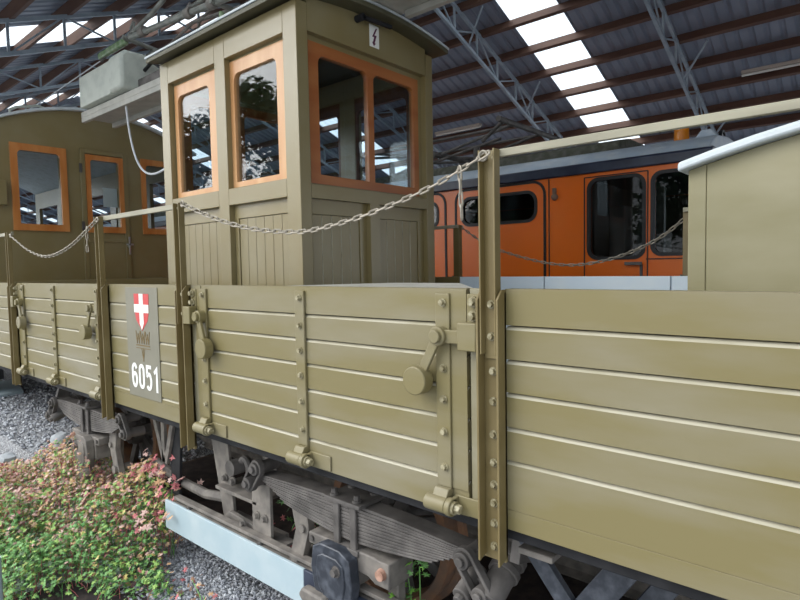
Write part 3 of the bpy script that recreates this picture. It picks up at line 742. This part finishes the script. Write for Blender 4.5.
# chains
def chain(pts, label, loose=None, ll=.048, wire=.0036, width=.0165, group=None):
    """catenary-like polyline of oval links"""
    P = [Vector(p) for p in pts]
    # dense resample by Catmull-Rom
    D_ = []
    for i in range(len(P)-1):
        p0, p1, p2, p3 = P[max(i-1, 0)], P[i], P[i+1], P[min(i+2, len(P)-1)]
        for k in range(40):
            t = k/40; D_.append(.5*((2*p1)+(p2-p0)*t+(2*p0-5*p1+4*p2-p3)*t*t+(3*p1-p0-3*p2+p3)*t**3))
    D_.append(P[-1])
    def links(m, D_):
        pitch = ll-2*wire*1.15; acc = 0; nxt = 0; k = 0
        for i in range(len(D_)-1):
            seg = (D_[i+1]-D_[i]).length
            while nxt <= acc+seg:
                c = D_[i].lerp(D_[i+1], (nxt-acc)/max(seg, 1e-9)); d = (D_[i+1]-D_[i]).normalized()
                s1 = d.cross(Vector((0, 0, 1)))
                if s1.length < .1: s1 = d.cross(Vector((1, 0, 0)))
                s1.normalize(); s2 = s1.cross(d); a = s1 if k % 2 else s2
                a = (a*.92+(s2 if k % 2 else s1)*.4).normalized()
                hw = width/2; hl = ll/2-hw
                loop = [c+d*(hl+hw*math.sin(t))+a*hw*math.cos(t) for t in [math.pi*j/4 for j in range(5)]]+[c-d*(hl+hw*math.sin(t))-a*hw*math.cos(t) for t in [math.pi*j/4 for j in range(5)]]
                m.tube(loop, wire, 6, closed=True); k += 1; nxt += pitch
            acc += seg
    m = MB(); links(m, D_); o = m.build('chain', CHAINM); tag(o, label, 'chain', group)
    if loose:
        m = MB(); Q = [Vector(p) for p in loose]; DD = [Q[0].lerp(Q[1], i/20) for i in range(21)]; links(m, DD); m.build('loose_end', CHAINM, o)
    for e_ in (P[0], P[-1]):
        MB().tube([e_+Vector((.014*math.cos(t), 0, .014*math.sin(t))) for t in [2*math.pi*i/12 for i in range(12)]], .004, 6, closed=True).build('end_ring', CHAINM, o)
    return o
YC = -.055
def atY(p, y):   # slide a traced point from the plane Y=-.02 to the chain's own plane
    k = (y+D)/(-.02+D); return (p[0]*k, y, H+(p[1]-H)*k)
chain([atY(p, YC) for p in [(-.965, 2.012), (-1.172, 1.937), (-1.449, 1.872), (-1.724, 1.833), (-1.911, 1.830), (-2.193, 1.861), (-2.475, 1.925), (-2.775, 2.02)]],
      'sagging galvanised chain across the near plank door, from the tallest post', [atY((-1.052, 1.968), YC), atY((-1.046, 1.81), YC)])
chain([atY(p, YC) for p in [(-5.57, 1.995), (-5.44, 1.95), (-5.113, 1.851), (-4.729, 1.802), (-4.298, 1.86), (-3.83, 2.01)]],
      'sagging chain across the far left plank door in front of the olive tram car', [atY((-4.0, 1.955), YC), atY((-4.005, 1.82), YC)])
chain([(-2.513, 2.11, 1.968), (-2.224, 2.11, 1.80), (-1.756, 2.11, 1.675), (-1.414, 2.11, 1.69), (-1.11, 2.11, 1.80), (-.912, 2.11, 1.945)],
      'thin chain on the far side of the wagon, in front of the orange tram', ll=.042, wire=.0036, width=.015)

# ------------------------------------------------------------------ olive tram car behind, at left
OC = thing('tram_car', (-9.5, 1.27, 0), 'olive green tram car with arched roof and brown framed windows at far left', 'tram')
FX, Y0c, Y1c, YCc = -6.9, .17, 2.37, 1.27
def rz(q): return 3.475-.235*(q-YCc)**2
ys = [Y0c+(Y1c-Y0c)*i/20 for i in range(21)]
m = MB()
# end wall with openings cut: strips between openings
ops = [(.44, .84, 2.20, 2.96), (1.147, 1.46, 2.20, 2.945), (1.78, 2.17, 2.20, 2.96)]
cur = Y0c
def ztop(a, b): return None
def wallpiece(a, b, z0):
    q = [a+(b-a)*i/6 for i in range(7)]
    m.prism([(a, z0), (b, z0)]+[(w, rz(w)-.002) for w in q[::-1]], 'x', FX-.05, FX)
for a, b, z0, z1 in ops:
    wallpiece(cur, a, .9); m.box(FX-.05, FX, a, b, .9, z0); wallpiece(a, b, z1); cur = b
wallpiece(cur, Y1c, .9)
m.build('end_wall', OLIVED, OC)
m = MB()
for yy in (Y0c, Y1c-.05):
    m.box(-12.5, FX-.051, yy, yy+.05, .9, 2.15).box(-12.5, FX-.051, yy, yy+.05, 2.9, rz(Y0c)-.004)
    for xx in (-12.4, -11.3, -10.2, -9.1, -8.0, -7.1): m.box(xx-.1, xx+.1, yy, yy+.05, 2.15, 2.9)
m.build('side_wall', OLIVED, OC)
m = MB(); m.box(-12.5, FX, Y0c, Y1c, .78, .9); m.build('underframe', BLACK, OC)
m = MB(); m.box(-12.3, -7.9, Y0c+.2, Y0c+.3, .45, .78).box(-12.3, -7.9, Y1c-.3, Y1c-.2, .45, .78); m.build('sole_bar', BLACK, OC)
for x in (-9.7, -11.4):
    for yy in (.47, 1.48): m = MB(); m.cyl((x, yy, .40), (x, yy+.11, .40), .38, n=28); m.build('wheel', IRON, OC)
m = MB(); arch(m, -12.6, FX+.06, Y0c-.07, Y1c+.07, rz, .03); rf = m.build('roof', CANVAS, OC, .003)
m = MB(); m.tube([(FX-.2, .46, rz(.46)+.03), (FX-.2, .46, rz(.46)+.09), (FX-.2, .52, rz(.5)+.11), (FX-.2, .72, rz(.7)+.10), (FX-.2, .78, rz(.78)+.07), (FX-.2, .78, rz(.78)+.03)], .014, 8); m.build('grab_handle', CASE, rf)
win('y', FX+.022, 1, .375, .905, 2.13, 3.03, [ops[0][:2]+ops[0][2:]], WOODL, parent=OC)
win('y', FX+.022, 1, 1.725, 2.235, 2.13, 3.03, [ops[2]], WOODL, parent=OC)
m = MB()
m.box(FX+.001, FX+.022, 1.045, 1.095, .95, 3.06).box(FX+.001, FX+.022, 1.51, 1.56, .95, 3.06).box(FX+.001, FX+.022, 1.095, 1.51, 3.01, 3.06).box(FX+.001, FX+.012, 1.095, 1.51, .95, 2.13).box(FX+.012, FX+.022, 1.095, 1.51, 2.02, 2.06)
dr = m.build('door', OLIVED, OC, .003)
win('y', FX+.030, 1, 1.097, 1.508, 2.13, 3.0, [ops[1]], WOODL, parent=OC, r=.03)
m = MB(); m.cyl((FX+.022, 1.535, 1.98), (FX+.06, 1.535, 1.98), .012, n=10).box(FX+.05, FX+.062, 1.525, 1.545, 1.88, 2.09).box(FX+.05, FX+.062, 1.50, 1.58, 1.99, 2.01); m.build('door_handle', CHROME, dr, .002)
for z in (2.84, 2.2, 1.5): boxo('door_hinge', IRON, dr, FX+.022, FX+.034, 1.03, 1.058, z-.05, z+.05)
boxo('lamp_box', OLIVED, OC, FX+.001, FX+.10, .215, .31, 2.38, 2.62, bevel=.004)
boxo('notice_paper', WHITE, OC, FX-.10, FX-.097, 1.32, 1.50, 2.44, 2.66)

# ------------------------------------------------------------------ orange tram
OT = thing('orange_tram', (-6, 4.1, 0), 'bright orange tram with grey roof and navy gutter behind the olive wagon', 'tram')
TY, TX = 3.0, -1.02
def rrect(x0, x1, z0, z1, r, n=6):
    o = []
    for cx_, cz_, a in ((x1-r, z1-r, 0), (x0+r, z1-r, 90), (x0+r, z0+r, 180), (x1-r, z0+r, 270)):
        o += [(cx_+r*math.cos(math.radians(a+90*i/n)), cz_+r*math.sin(math.radians(a+90*i/n))) for i in range(n+1)]
    return o
m = MB(); m.prism([(TY, .35), (TY, 2.40), (TY+2.2, 2.40), (TY+2.2, .35)], 'x', -12, TX)
# open out window holes: build as ring panels instead
m.bm.free(); m = MB()
wins = [(-1.872, -1.455, 1.722, 2.335, .07), (-1.378, -1.065, 1.742, 2.335, .06), (-3.105, -2.356, 2.062, 2.295, .08), (-4.25, -3.41, 2.062, 2.295, .08), (-5.4, -4.6, 2.062, 2.295, .08)]
cur = TX; t0, t1 = TY, TY+.05
for w in sorted(wins, key=lambda q: -q[1]):
    m.box(w[1], cur, t0, t1, .4, 2.40); cur = w[0]
    m.box(w[0], w[1], t0, t1, .4, w[2]); m.box(w[0], w[1], t0, t1, w[3], 2.40)
    r = w[4]
    for sx_, u in ((1, w[0]), (-1, w[1])):
        for sz_, v in ((1, w[2]), (-1, w[3])):
            arc = [(u+sx_*(r-r*math.cos(t)), v+sz_*(r-r*math.sin(t))) for t in [math.pi/2*i/6 for i in range(7)]]
            m.prism([(u, v)]+arc, 'y', t0, t1)
m.box(-12, cur, t0, t1, .4, 2.40)
m.box(-12, TX, TY+2.15, TY+2.2, .4, 2.40)
m.box(TX-.05, TX, TY+.05, TY+2.15, .4, 1.6).box(TX-.05, TX, TY+.05, TY+2.15, 2.35, 2.40).box(TX-.05, TX, TY+.05, TY+.16, 1.6, 2.35).box(TX-.05, TX, TY+1.08, TY+1.16, 1.6, 2.35).box(TX-.05, TX, TY+2.04, TY+2.15, 1.6, 2.35)
m.box(-12, -11.95, TY+.05, TY+2.15, .4, 2.4).box(-12, TX, TY+.05, TY+2.15, .4, .5)
m.build('body', ORANGE, OT)
for w in wins:
    o_ = rrect(w[0]-.022, w[1]+.022, w[2]-.022, w[3]+.022, w[4]+.02); i_ = rrect(w[0]+.004, w[1]-.004, w[2]+.004, w[3]-.004, w[4])
    m = MB(); A = [[m.bm.verts.new((p[0], yy, p[1])) for p in L_] for yy in (TY-.008, TY+.02) for L_ in (o_, i_)]
    k = len(o_)
    for i in range(k):
        j = (i+1) % k
        m._f([A[0][i], A[0][j], A[1][j], A[1][i]]); m._f([A[2][i], A[2][j], A[3][j], A[3][i]]); m._f([A[0][i], A[0][j], A[2][j], A[2][i]]); m._f([A[1][i], A[1][j], A[3][j], A[3][i]])
    fr = m.build('window_frame', RUBBER, OT)
    p = MB(); p.prism(i_, 'y', TY+.012, TY+.017); p.build('pane', DGLASS, fr, smooth=False)
def seam(pts, w=.022): 
    m = MB(); 
    for p, q in zip(pts[:-1], pts[1:]): m.bar((p[0], TY-.003, p[1]), (q[0], TY-.003, q[1]), w, .008, up=(0, 1, 0))
    return m
def doorline(x0, x1, zt, r):
    pts = [(x0, .5), (x0, zt-r)]+[(x0+r-r*math.cos(t), zt-r+r*math.sin(t)) for t in [math.pi/2*i/6 for i in range(1, 7)]]+[(x1-r+r*math.sin(t), zt-r+r*math.cos(t)) for t in [math.pi/2*i/6 for i in range(7)]]+[(x1, .5)]
    return seam(pts)
doorline(-3.185, -2.265, 2.383, .11).build('door_seal', RUBBER, OT); doorline(-4.4, -3.308, 2.383, .11).build('door_seal', RUBBER, OT)
m = seam([(-2.225, .5), (-2.225, 2.39)], .008); m.build('panel_joint', RUBBER, OT)
m = seam([(-1.915, .5), (-1.915, 2.365), (-1.42, 2.365), (-1.42, .5)], .008)
m.build('panel_joint', RUBBER, OT)
m = seam([(-1.43, 1.70), (-1.04, 1.70)], .008); m.build('panel_joint', RUBBER, OT)
m = MB(); m.lathe([(.001, 0), (.03, 0), (.026, .03), (.001, .045)], (-2.17, TY, 2.235), (0, -1, 0), 16); m.bm.transform(Matrix.Identity(4)); m.box(-2.185, -2.155, TY-.03, TY, 2.235, 2.31); m.build('side_lamp', RUST, OT, .006)
m = MB(); m.cyl((-1.47, TY, 1.665), (-1.47, TY-.04, 1.665), .012, n=10).box(-1.58, -1.45, TY-.045, TY-.03, 1.655, 1.68).box(-1.475, -1.455, TY-.012, TY, 1.57, 1.66); m.build('door_handle', IRON, OT, .002)
m = MB(); m.box(-3.3, -2.0, TY+2.10, TY+2.145, .6, 2.38).box(-1.95, TX-.06, TY+2.10, TY+2.145, .6, 2.38).box(-11.5, -3.35, TY+2.10, TY+2.145, .6, 2.38); m.build('added_dark_lining', INT, OT)  # dark panels added behind the windows so they look unlit
m = MB(); m.box(-2.02, -1.98, TY+.25, TY+2.1, .5, 2.38); m.build('added_dark_partition', INT, OT)  # added dark screen, also there to darken the view inside
for x in (-1.62, -1.48):
    m = MB(); m.box(x-.03, x+.03, TY+.5, TY+.56, .5, 2.3); m.build('grab_pole', GALV, OT)
m = MB(); m.box(-1.83, -1.70, TY+.3, TY+.5, 1.6, 2.15).box(-1.75, -1.55, TY+.7, TY+1.1, .5, 1.95); m.build('switch_cabinet', GREYW, OT, .01)
# roof
def prof(pts): return pts+[(TY*2+2.2-y_, z_) for y_, z_ in pts[::-1]]
m = MB(); m.prism(prof([(TY-.03, 2.395), (TY-.03, 2.475), (TY+.02, 2.49)]), 'x', -12.05, TX+.04); rf = m.build('roof_gutter', NAVY, OT, .01)
m = MB(); m.prism(prof([(TY+.0, 2.478), (TY+.06, 2.535), (TY+.22, 2.60), (TY+.55, 2.64)]), 'x', -12.02, TX+.02); rf = m.build('roof', ROOFGREY, OT, .01)
m = MB(); m.prism(prof([(TY+.30, 2.60), (TY+.34, 2.70), (TY+.6, 2.75)]), 'x', -11.5, -1.75); m.build('roof_cloth', MOSS, OT, .02)
m = MB(); m.cyl((-1.35, 3.62, 2.62), (-1.35, 3.62, 2.66), .065, n=20); bc = m.build('beacon', NAVY, OT)
m = MB(); m.cyl((-1.35, 3.62, 2.66), (-1.35, 3.62, 2.83), .060, .054, n=20); m.build('beacon_lens', AMBER, bc, .01)
m = MB(); m.prism([(-1.36, 2.60), (-1.25, 2.64), (-1.19, 2.72), (-1.11, 2.72), (-1.07, 2.66), (-1.07, 2.56), (-1.36, 2.56)], 'y', 3.55, 3.80); hl_ = m.build('headlamp_cowl', ROOFGREY, OT, .012)
m = MB(); m.lathe([(.001, 0), (.062, 0), (.062, .006), (.001, .02)], (-1.07, 3.675, 2.64), (1, 0, 0), 20); m.build('lamp_lens', WHITE, hl_)
m = MB(); m.lathe([(.062, -.005), (.078, -.005), (.078, .02), (.062, .02)], (-1.07, 3.675, 2.64), (1, 0, 0), 20); m.build('lamp_rim', RUBBER, hl_)
# folded pantograph on its roof
m = MB()
T = lambda *p, r=.016: m.tube(p, r, 8)
T((-4.7, 3.7, 3.08), (-2.95, 3.75, 3.10), r=.014); T((-4.7, 4.3, 3.08), (-2.95, 4.35, 3.10), r=.014)
T((-2.95, 3.4, 3.10), (-2.95, 4.7, 3.10), r=.03); T((-2.95, 3.7, 3.10), (-3.9, 3.72, 2.92)); T((-2.95, 4.3, 3.10), (-3.9, 4.32, 2.92))
T((-3.9, 3.6, 2.92), (-3.9, 4.5, 2.92), r=.03); T((-3.9, 3.7, 2.92), (-4.9, 3.7, 3.02)); T((-3.9, 4.3, 2.92), (-4.9, 4.3, 3.02))
T((-2.95, 3.5, 3.10), (-3.2, 3.5, 2.93), r=.02); T((-4.6, 3.7, 2.75), (-3.1, 3.7, 2.98)); T((-4.6, 4.3, 2.75), (-3.1, 4.3, 2.98)); T((-4.7, 3.55, 3.02), (-3.7, 4.4, 2.94)); T((-4.7, 3.7, 2.74), (-3.9, 3.7, 2.92)); 
pgo = m.build('pantograph', IRON, OT)
m = MB()
for x in (-4.6, -3.4):
    for yy in (3.7, 4.3): m.cyl((x, yy, 2.74), (x, yy, 2.93), .035, n=12)
m.build('insulator', IRON, pgo)
m = MB(); m.box(-11, -1.6, TY+.15, TY+2.05, .0, .4); m.build('bogie_frame', BLACK, OT)
for x in (-10, -8.2, -4, -2.2):
    for yy in (3.52, 4.58): 
        m = MB(); m.cyl((x, yy, .17), (x, yy+.1, .17), .34, n=28); m.build('wheel', IRON, OT)

# ------------------------------------------------------------------ track, painted boards
def rail(y, zt, x0, x1, label):
    t = thing('running_rail', (x0, y, -.2), label, 'rail')
    m = MB(); m.prism([(y-.06, zt-.15), (y+.06, zt-.15), (y+.06, zt-.138), (y+.009, zt-.12), (y+.009, zt-.035), (y+.035, zt-.028), (y+.035, zt-.002), (y+.028, zt), (y-.028, zt), (y-.035, zt-.002), (y-.035, zt-.028), (y-.009, zt-.035), (y-.009, zt-.12), (y-.06, zt-.138)], 'x', x0, x1)
    m.build('rail_profile', IRONL, t)
    return t
r1 = rail(.50, .02, -30, 5, 'grey steel running rail under the near wheels of the wagon')
r2 = rail(1.56, .02, -30, 5, 'steel running rail under the far wheels of the wagon')
rail(3.58, -.17+.0, -30, 5, 'near running rail under the orange tram'); rail(4.62, -.17, -30, 5, 'far running rail under the orange tram')
for x in (-3.45, -2.85, -2.25, -1.65, -1.05, -.45):
    m = MB(); m.box(x-.045, x+.045, .43, .485, -.118, -.05).cyl((x, .445, -.05), (x, .445, -.012), .02, n=8); m.build('rail_clip', IRON, r1, .004)
m = MB()
for x in [-12+.62*i for i in range(27)]: pass
for x in [-4.94+.62*i for i in range(10)]:
    s = MB().box(x-.12, x+.12, .455, 1.60, -.26, -.131).build('sleeper', BARK, None, .01); tag(s, 'dark timber sleeper under the wagon track', 'sleeper', 'sleepers under the wagon')
gb_ = MB(); gb_.box(-3.36, -.75, .165, .207, .262, .28).box(-3.36, -.75, .200, .207, .19, .262).box(-3.36, -.75, .160, .198, .236, .246); gbm = gb_.build('guard_beam', IRONL, WG, .002)
for a, b, mm_, lb in ((-3.43, -2.092, KERBBLUE, 'pale blue guard board'), (-2.09, -1.05, KERBBLK, 'black guard board')):
    g_ = MB().box(a, b, .143, .159, .07, .25).build('guard_board', mm_, WG, .003); g_['label'] = lb
for x in (-3.18, -2.47, -1.45): MB().nut((x, .17, .246), .014, .018, (0, 0, 1)).build('bolt', IRON, gbm)
m = MB(); m.prism([(-10.3, .2), (-10.1, 1.18), (-9.0, .97), (-8.9, .2)], 'z', .036, .075); tag(m.build('painted_board', KERBBLUE, None, .004), 'pale blue board lying flat across the gravelled track at far left', 'board')
m = MB(); m.box(-5.0, 3, .565, 1.495, -.2, -.122); tag(m.build('leaf_litter', SOIL, None), 'dark soil and dead leaves lying between the rails', 'soil', None, 'stuff')

# ------------------------------------------------------------------ gravel, weeds, stones
def stones(n, fn, name, mats, label, r0, r1):
    m = MB()
    for _ in range(n):
        x, y = fn(); r = random.uniform(r0, r1); c = Vector((x, y, -.2+r*.4+(.234*min(1, max(0, (-5.1-x)/.7)) if .15 < y < 1.95 else 0)))
        a = random.random()*6.28
        vs = []
        for d in ((1, 0, 0), (-1, 0, 0), (0, 1, 0), (0, -1, 0), (0, 0, 1), (0, 0, -1)):
            v = Vector(d)*r*random.uniform(.65, 1.15); v.rotate(Matrix.Rotation(a, 3, 'Z')); v.z *= .75; vs.append(m.bm.verts.new(c+v))
        m.k = random.randrange(len(mats))
        for f in ((0, 2, 4), (2, 1, 4), (1, 3, 4), (3, 0, 4), (2, 0, 5), (1, 2, 5), (3, 1, 5), (0, 3, 5)): m._f([vs[i] for i in f])
    return tag(m.build(name, mats, None, smooth=False), label, 'gravel', None, 'stuff')
G1 = mat('gravel_light', 'c2c4c8', rough=.9); G2 = mat('gravel_mid', 'a0a2a8', rough=.9); G3 = mat('gravel_dark', '7c7e84', rough=.9)
def fr_():
    while True:
        x, y = random.uniform(-4.0, -1.6), random.uniform(-.5, .75)
        if x > -2.45 or y > -.25-(x+2.85)*.15: return x, y
stones(7800, fr_, 'gravel_stones', [G1, G2, G2, G3], 'loose grey gravel on the ground below the blue guard board', .007, .017)
stones(4200, lambda: (lambda x: (x, random.uniform(-.6, 1.6)))(random.uniform(-10.5, -5.0)), 'gravel_stones', [G1, G1, G2, G3], 'loose pale gravel on the ground at far left beside the track', .012, .028)
stones(1500, lambda: (random.uniform(-3.0, 2.5), random.uniform(1.7, 3.4)), 'gravel_stones', [SOIL, G3, RUST], 'dark rusty ballast stones on the ground under the wagon', .015, .035)

LEAFC = [LG1, LG2, LY, LO, LP, LR, LD]
def leaf(m, c, r, nrm, k):
    nrm = nrm.normalized(); a = nrm.cross(Vector((random.uniform(-1, 1), random.uniform(-1, 1), .1)))
    if a.length < .05: a = Vector((1, 0, 0))
    a.normalize(); b = nrm.cross(a); m.k = k
    pr = [(0, -.15), (.55, -.55), (.45, -.1), (1.0, .1), (.5, .3), (.45, .95), (.1, .5), (-.1, .5), (-.45, .95), (-.5, .3), (-1.0, .1), (-.45, -.1), (-.55, -.55)]
    cv = m.bm.verts.new(c+nrm*r*.12); vs = [m.bm.verts.new(c+a*p[0]*r+b*p[1]*r) for p in pr]
    for i in range(len(vs)): m._f([cv, vs[i], vs[(i+1) % len(vs)]])
def stem(m, p, q, r, k):
    mid = (Vector(p)+Vector(q))/2+Vector((random.uniform(-.02, .02), random.uniform(-.02, .02), 0)); m.k = k; m.tube([p, mid, q], r, 4)
def hmap(x, y):
    # canopy height over the ground
    t = min(1, max(0, (-3.05-x)/1.2)); h = .05+.27*t
    if x < -5.3: h *= max(.12, 1-(-5.3-x)/1.5)
    h *= min(1, max(.35, (y+.95)/.5)) if y < -.45 else 1
    h += .22*math.exp(-((x+4.75)/.55)**2-((y-.2)/.3)**2)
    h += .30*math.exp(-((x+3.85)/.45)**2-((y-.16)/.2)**2)
    return h*(1+.35*math.sin(x*5.1+y*7.3)*math.cos(y*6.1-x*2.7))
def weeds(n, region, pick, name, label, extra_h=0.):
    m = MB(); cnt = 0
    while cnt < n:
        x, y = random.uniform(*region[:2]), random.uniform(*region[2:])
        # thin out toward the gravel corner in front of the board
        edge = (-3.25-x)+.9*(.0-y)*-.0
        lim = -3.66 if y < -.3 else (-3.36 if y < -.1 else (-3.2 if y < .05 else -3.45))
        if x > lim+random.gauss(0, .09): continue
        if y > .11 and x > -3.5: continue
        h = hmap(x, y)*(random.random()**.45)+extra_h
        c = Vector((x, y, -.2+h)); k = pick(x, y)
        if k is None: continue
        nrm = Vector((random.gauss(0, .55), random.gauss(-.25, .5), 1)); r = random.uniform(.011, .024)
        if random.random() < .12: stem(m, (x+random.uniform(-.05, .05), y+random.uniform(-.05, .05), -.2), c, .0018, 5 if random.random() < .5 else 0)
        leaf(m, c, r, nrm, k); cnt += 1
    return tag(m.build(name, LEAFC, None, smooth=False, recalc=False), label, 'weeds', None, 'stuff')
def pick_green(x, y):
    g = (-x-3.1)*.55+(y+.35)*1.2      # low = front left
    if g > .75+random.gauss(0, .18): return None
    return random.choices([0, 1, 6, 2], [6, 2.2, 1.6, .4])[0]
def pick_red(x, y):
    g = (-x-3.1)*.55+(y+.35)*1.2
    if g < .6+random.gauss(0, .2): return None
    if y > .1 and x > -4.3: return random.choices([2, 1, 3, 5, 4], [3, 2.5, 2.5, .9, 1.5])[0]
    return random.choices([4, 3, 2, 0, 5, 1], [4, 2.5, 1.6, 1.2, .6, 1])[0]
weeds(7500, (-5.4, -2.85, -1.0, .26), pick_green, 'green_weeds', 'low green lobed weeds covering the ground in the lower left')
weeds(14500, (-6.9, -3.1, -1.0, .34), pick_red, 'reddened_weeds', 'pink and yellow reddening weeds covering the ground beside the number panel')
def plant(name, base, pts, mats, label, r=(.02, .035), n=9, spread=.05):
    t = thing(name, base, label, 'plant'); m = MB(); st = MB()
    for p in pts:
        st.tube([base, (Vector(base)+Vector(p))/2+Vector((0, .01, .02)), p], .003, 5)
        for _ in range(n):
            c = Vector(p)+Vector((random.gauss(0, spread), random.gauss(0, spread), random.gauss(0, spread*.7)))
            leaf(m, c, random.uniform(*r), Vector((random.gauss(0, .5), random.gauss(-.6, .4), .9)), random.randrange(len(mats)))
    st.build('stem', LG1, t); m.build('leaves', mats, t, smooth=False, recalc=False)
plant('green_plant', (-1.52, .30, -.2), [(-1.588, .3, .44), (-1.515, .31, .39), (-1.60, .29, .27), (-1.54, .29, .22), (-1.43, .28, .23), (-1.62, .3, .14)], [BRIGHT, LG1, BRIGHT], 'bright green weed climbing beside the spoked wheel and axle box', n=9, spread=.028, r=(.016, .03))
plant('red_plant', (-3.72, .30, -.2), [(-3.62, .20, .36), (-3.48, .22, .32), (-3.40, .12, .22), (-3.72, .24, .40), (-3.5, .08, .16), (-3.8, .2, .34)], [LR, LP, LR, LO], 'red leaved weed at the left end of the blue guard board', n=15, spread=.055, r=(.022, .038))
plant('dark_plant', (-2.6, .78, -.2), [(-2.5, .8, .0), (-2.7, .8, .05), (-2.35, .8, -.02), (-2.9, .75, .0), (-2.2, .82, -.05)], [LG1, LD, LG1, LR], 'dark green weed growing between the rails behind the spring bracket', n=34, spread=.11, r=(.025, .045))
plant('creeping_plant', (-2.75, .0, -.2), [(-2.95, -.05, -.16), (-2.9, .08, -.15), (-3.05, .1, -.12), (-2.8, .02, -.17)], [LR, RUST, LO], 'small rusty red weed on the gravel at the bottom', n=10, spread=.05, r=(.012, .022))
m = MB(); m.prism([(-4.0, -1.1), (-2.4, -1.1), (-2.75, -.35), (-3.05, -.16), (-3.3, -.06), (-3.75, -.3)], 'z', -.2, -.192); tag(m.build('bare_soil', SOIL), 'dark bare soil at the bottom left in front of the green weeds', 'soil', None, 'stuff')
def gravelbank():
    m = MB(); m.prism([(-14, -.2), (-5.1, -.2), (-5.8, .034), (-13.5, .034)], 'y', .15, 1.95); tag(m.build('gravel_bank', GRAVEL), 'pale gravel filled up to the rail heads at far left', 'gravel', None, 'stuff')
gravelbank()
def rock(c, s, label, seed):
    rnd = random.Random(seed); m = MB(); bmesh.ops.create_icosphere(m.bm, subdivisions=2, radius=1)
    for v in m.bm.verts: v.co = Vector((max(-.72, min(.72, v.co.x))*s[0], max(-.72, min(.72, v.co.y))*s[1], max(-.6, min(.7, v.co.z))*s[2]))*rnd.uniform(.93, 1.07)+Vector(c)
    tag(m.build('stone', STONE, None), label, 'stone')
rock((-5.66, .30, .12), (.13, .09, .16), 'pale block of stone standing among the reddish weeds', 1)
rock((-6.0, .42, .08), (.10, .07, .09), 'grey stone by the track behind the pale block', 2)
rock((-6.5, .1, -.14), (.13, .09, .10), 'small stone lying on the gravel at far left', 3)
# pale post at the lower left corner
m = MB(); m.cyl((-3.52, -.738, -.2), (-3.52, -.738, .2), .03, n=16); tag(m.build('pale_blue_post', KERBBLUE), 'pale blue round post at the lower left edge of the photo', 'post')

# ------------------------------------------------------------------ trees
def tree(x, y, h, r, n, seed, label, group):
    rnd = random.Random(seed); t = thing('tree', (x, y, -.2), label, 'tree', group)
    m = MB(); m.tube([(x, y, -.25), (x+.1, y, h*.3), (x, y+.1, h*.6), (x+.05, y, h*.85)], [.22, .17, .12, .04], 10)
    blobs = []
    for i in range(13):
        a = rnd.random()*6.28; rr = r*rnd.uniform(.2, .75); zz_ = h*rnd.uniform(.35, .92)
        c = Vector((x+math.cos(a)*rr*(1.15-zz_/h*.6), y+math.sin(a)*rr*(1.15-zz_/h*.6), zz_)); blobs.append((c, r*rnd.uniform(.28, .5)))
        m.tube([(x, y, zz_*.7), c], [.06, .02], 6)
    m.build('trunk', BARK, t)
    m = MB()
    for i in range(n):
        c, br = blobs[i % 13]; d = Vector((rnd.gauss(0, 1), rnd.gauss(0, 1), rnd.gauss(0, 1))).normalized()
        p = c+d*br*rnd.uniform(.55, 1.05); s = rnd.uniform(.09, .2)
        a = d.cross(Vector((rnd.gauss(0, 1), rnd.gauss(0, 1), rnd.gauss(0, 1)))).normalized(); b = d.cross(a)+d*rnd.uniform(-.6, .6)
        m._f([m.bm.verts.new(p+a*s), m.bm.verts.new(p+b*s*.6), m.bm.verts.new(p-a*s), m.bm.verts.new(p-b*s*.6)])
    m.build('crown', TREEL, t, smooth=False, recalc=False)
for i, (x, y, h, r) in enumerate([(-32, -13, 7.0, 3.0), (-24.3, -11.5, 9.2, 2.8), (-18.2, -11.5, 9.9, 2.9), (-11.5, -13, 7.0, 2.8), (-5, -13, 7.2, 2.8), (1.5, -13, 6.4, 2.8)]):
    tree(x, y, h, r, 3600, 10+i, 'broad leafy green tree mirrored in the cab windows', 'trees mirrored in the cab windows')
for i, (x, y, h, r) in enumerate([(-14, 17, 4.6, 2.6), (-9, 17.5, 5.0, 2.6), (-4.5, 17, 4.4, 2.4)]):
    tree(x, y, h, r, 1800, 30+i, 'dark leafy bush beyond the far eave of the shed', 'bushes beyond the shed')
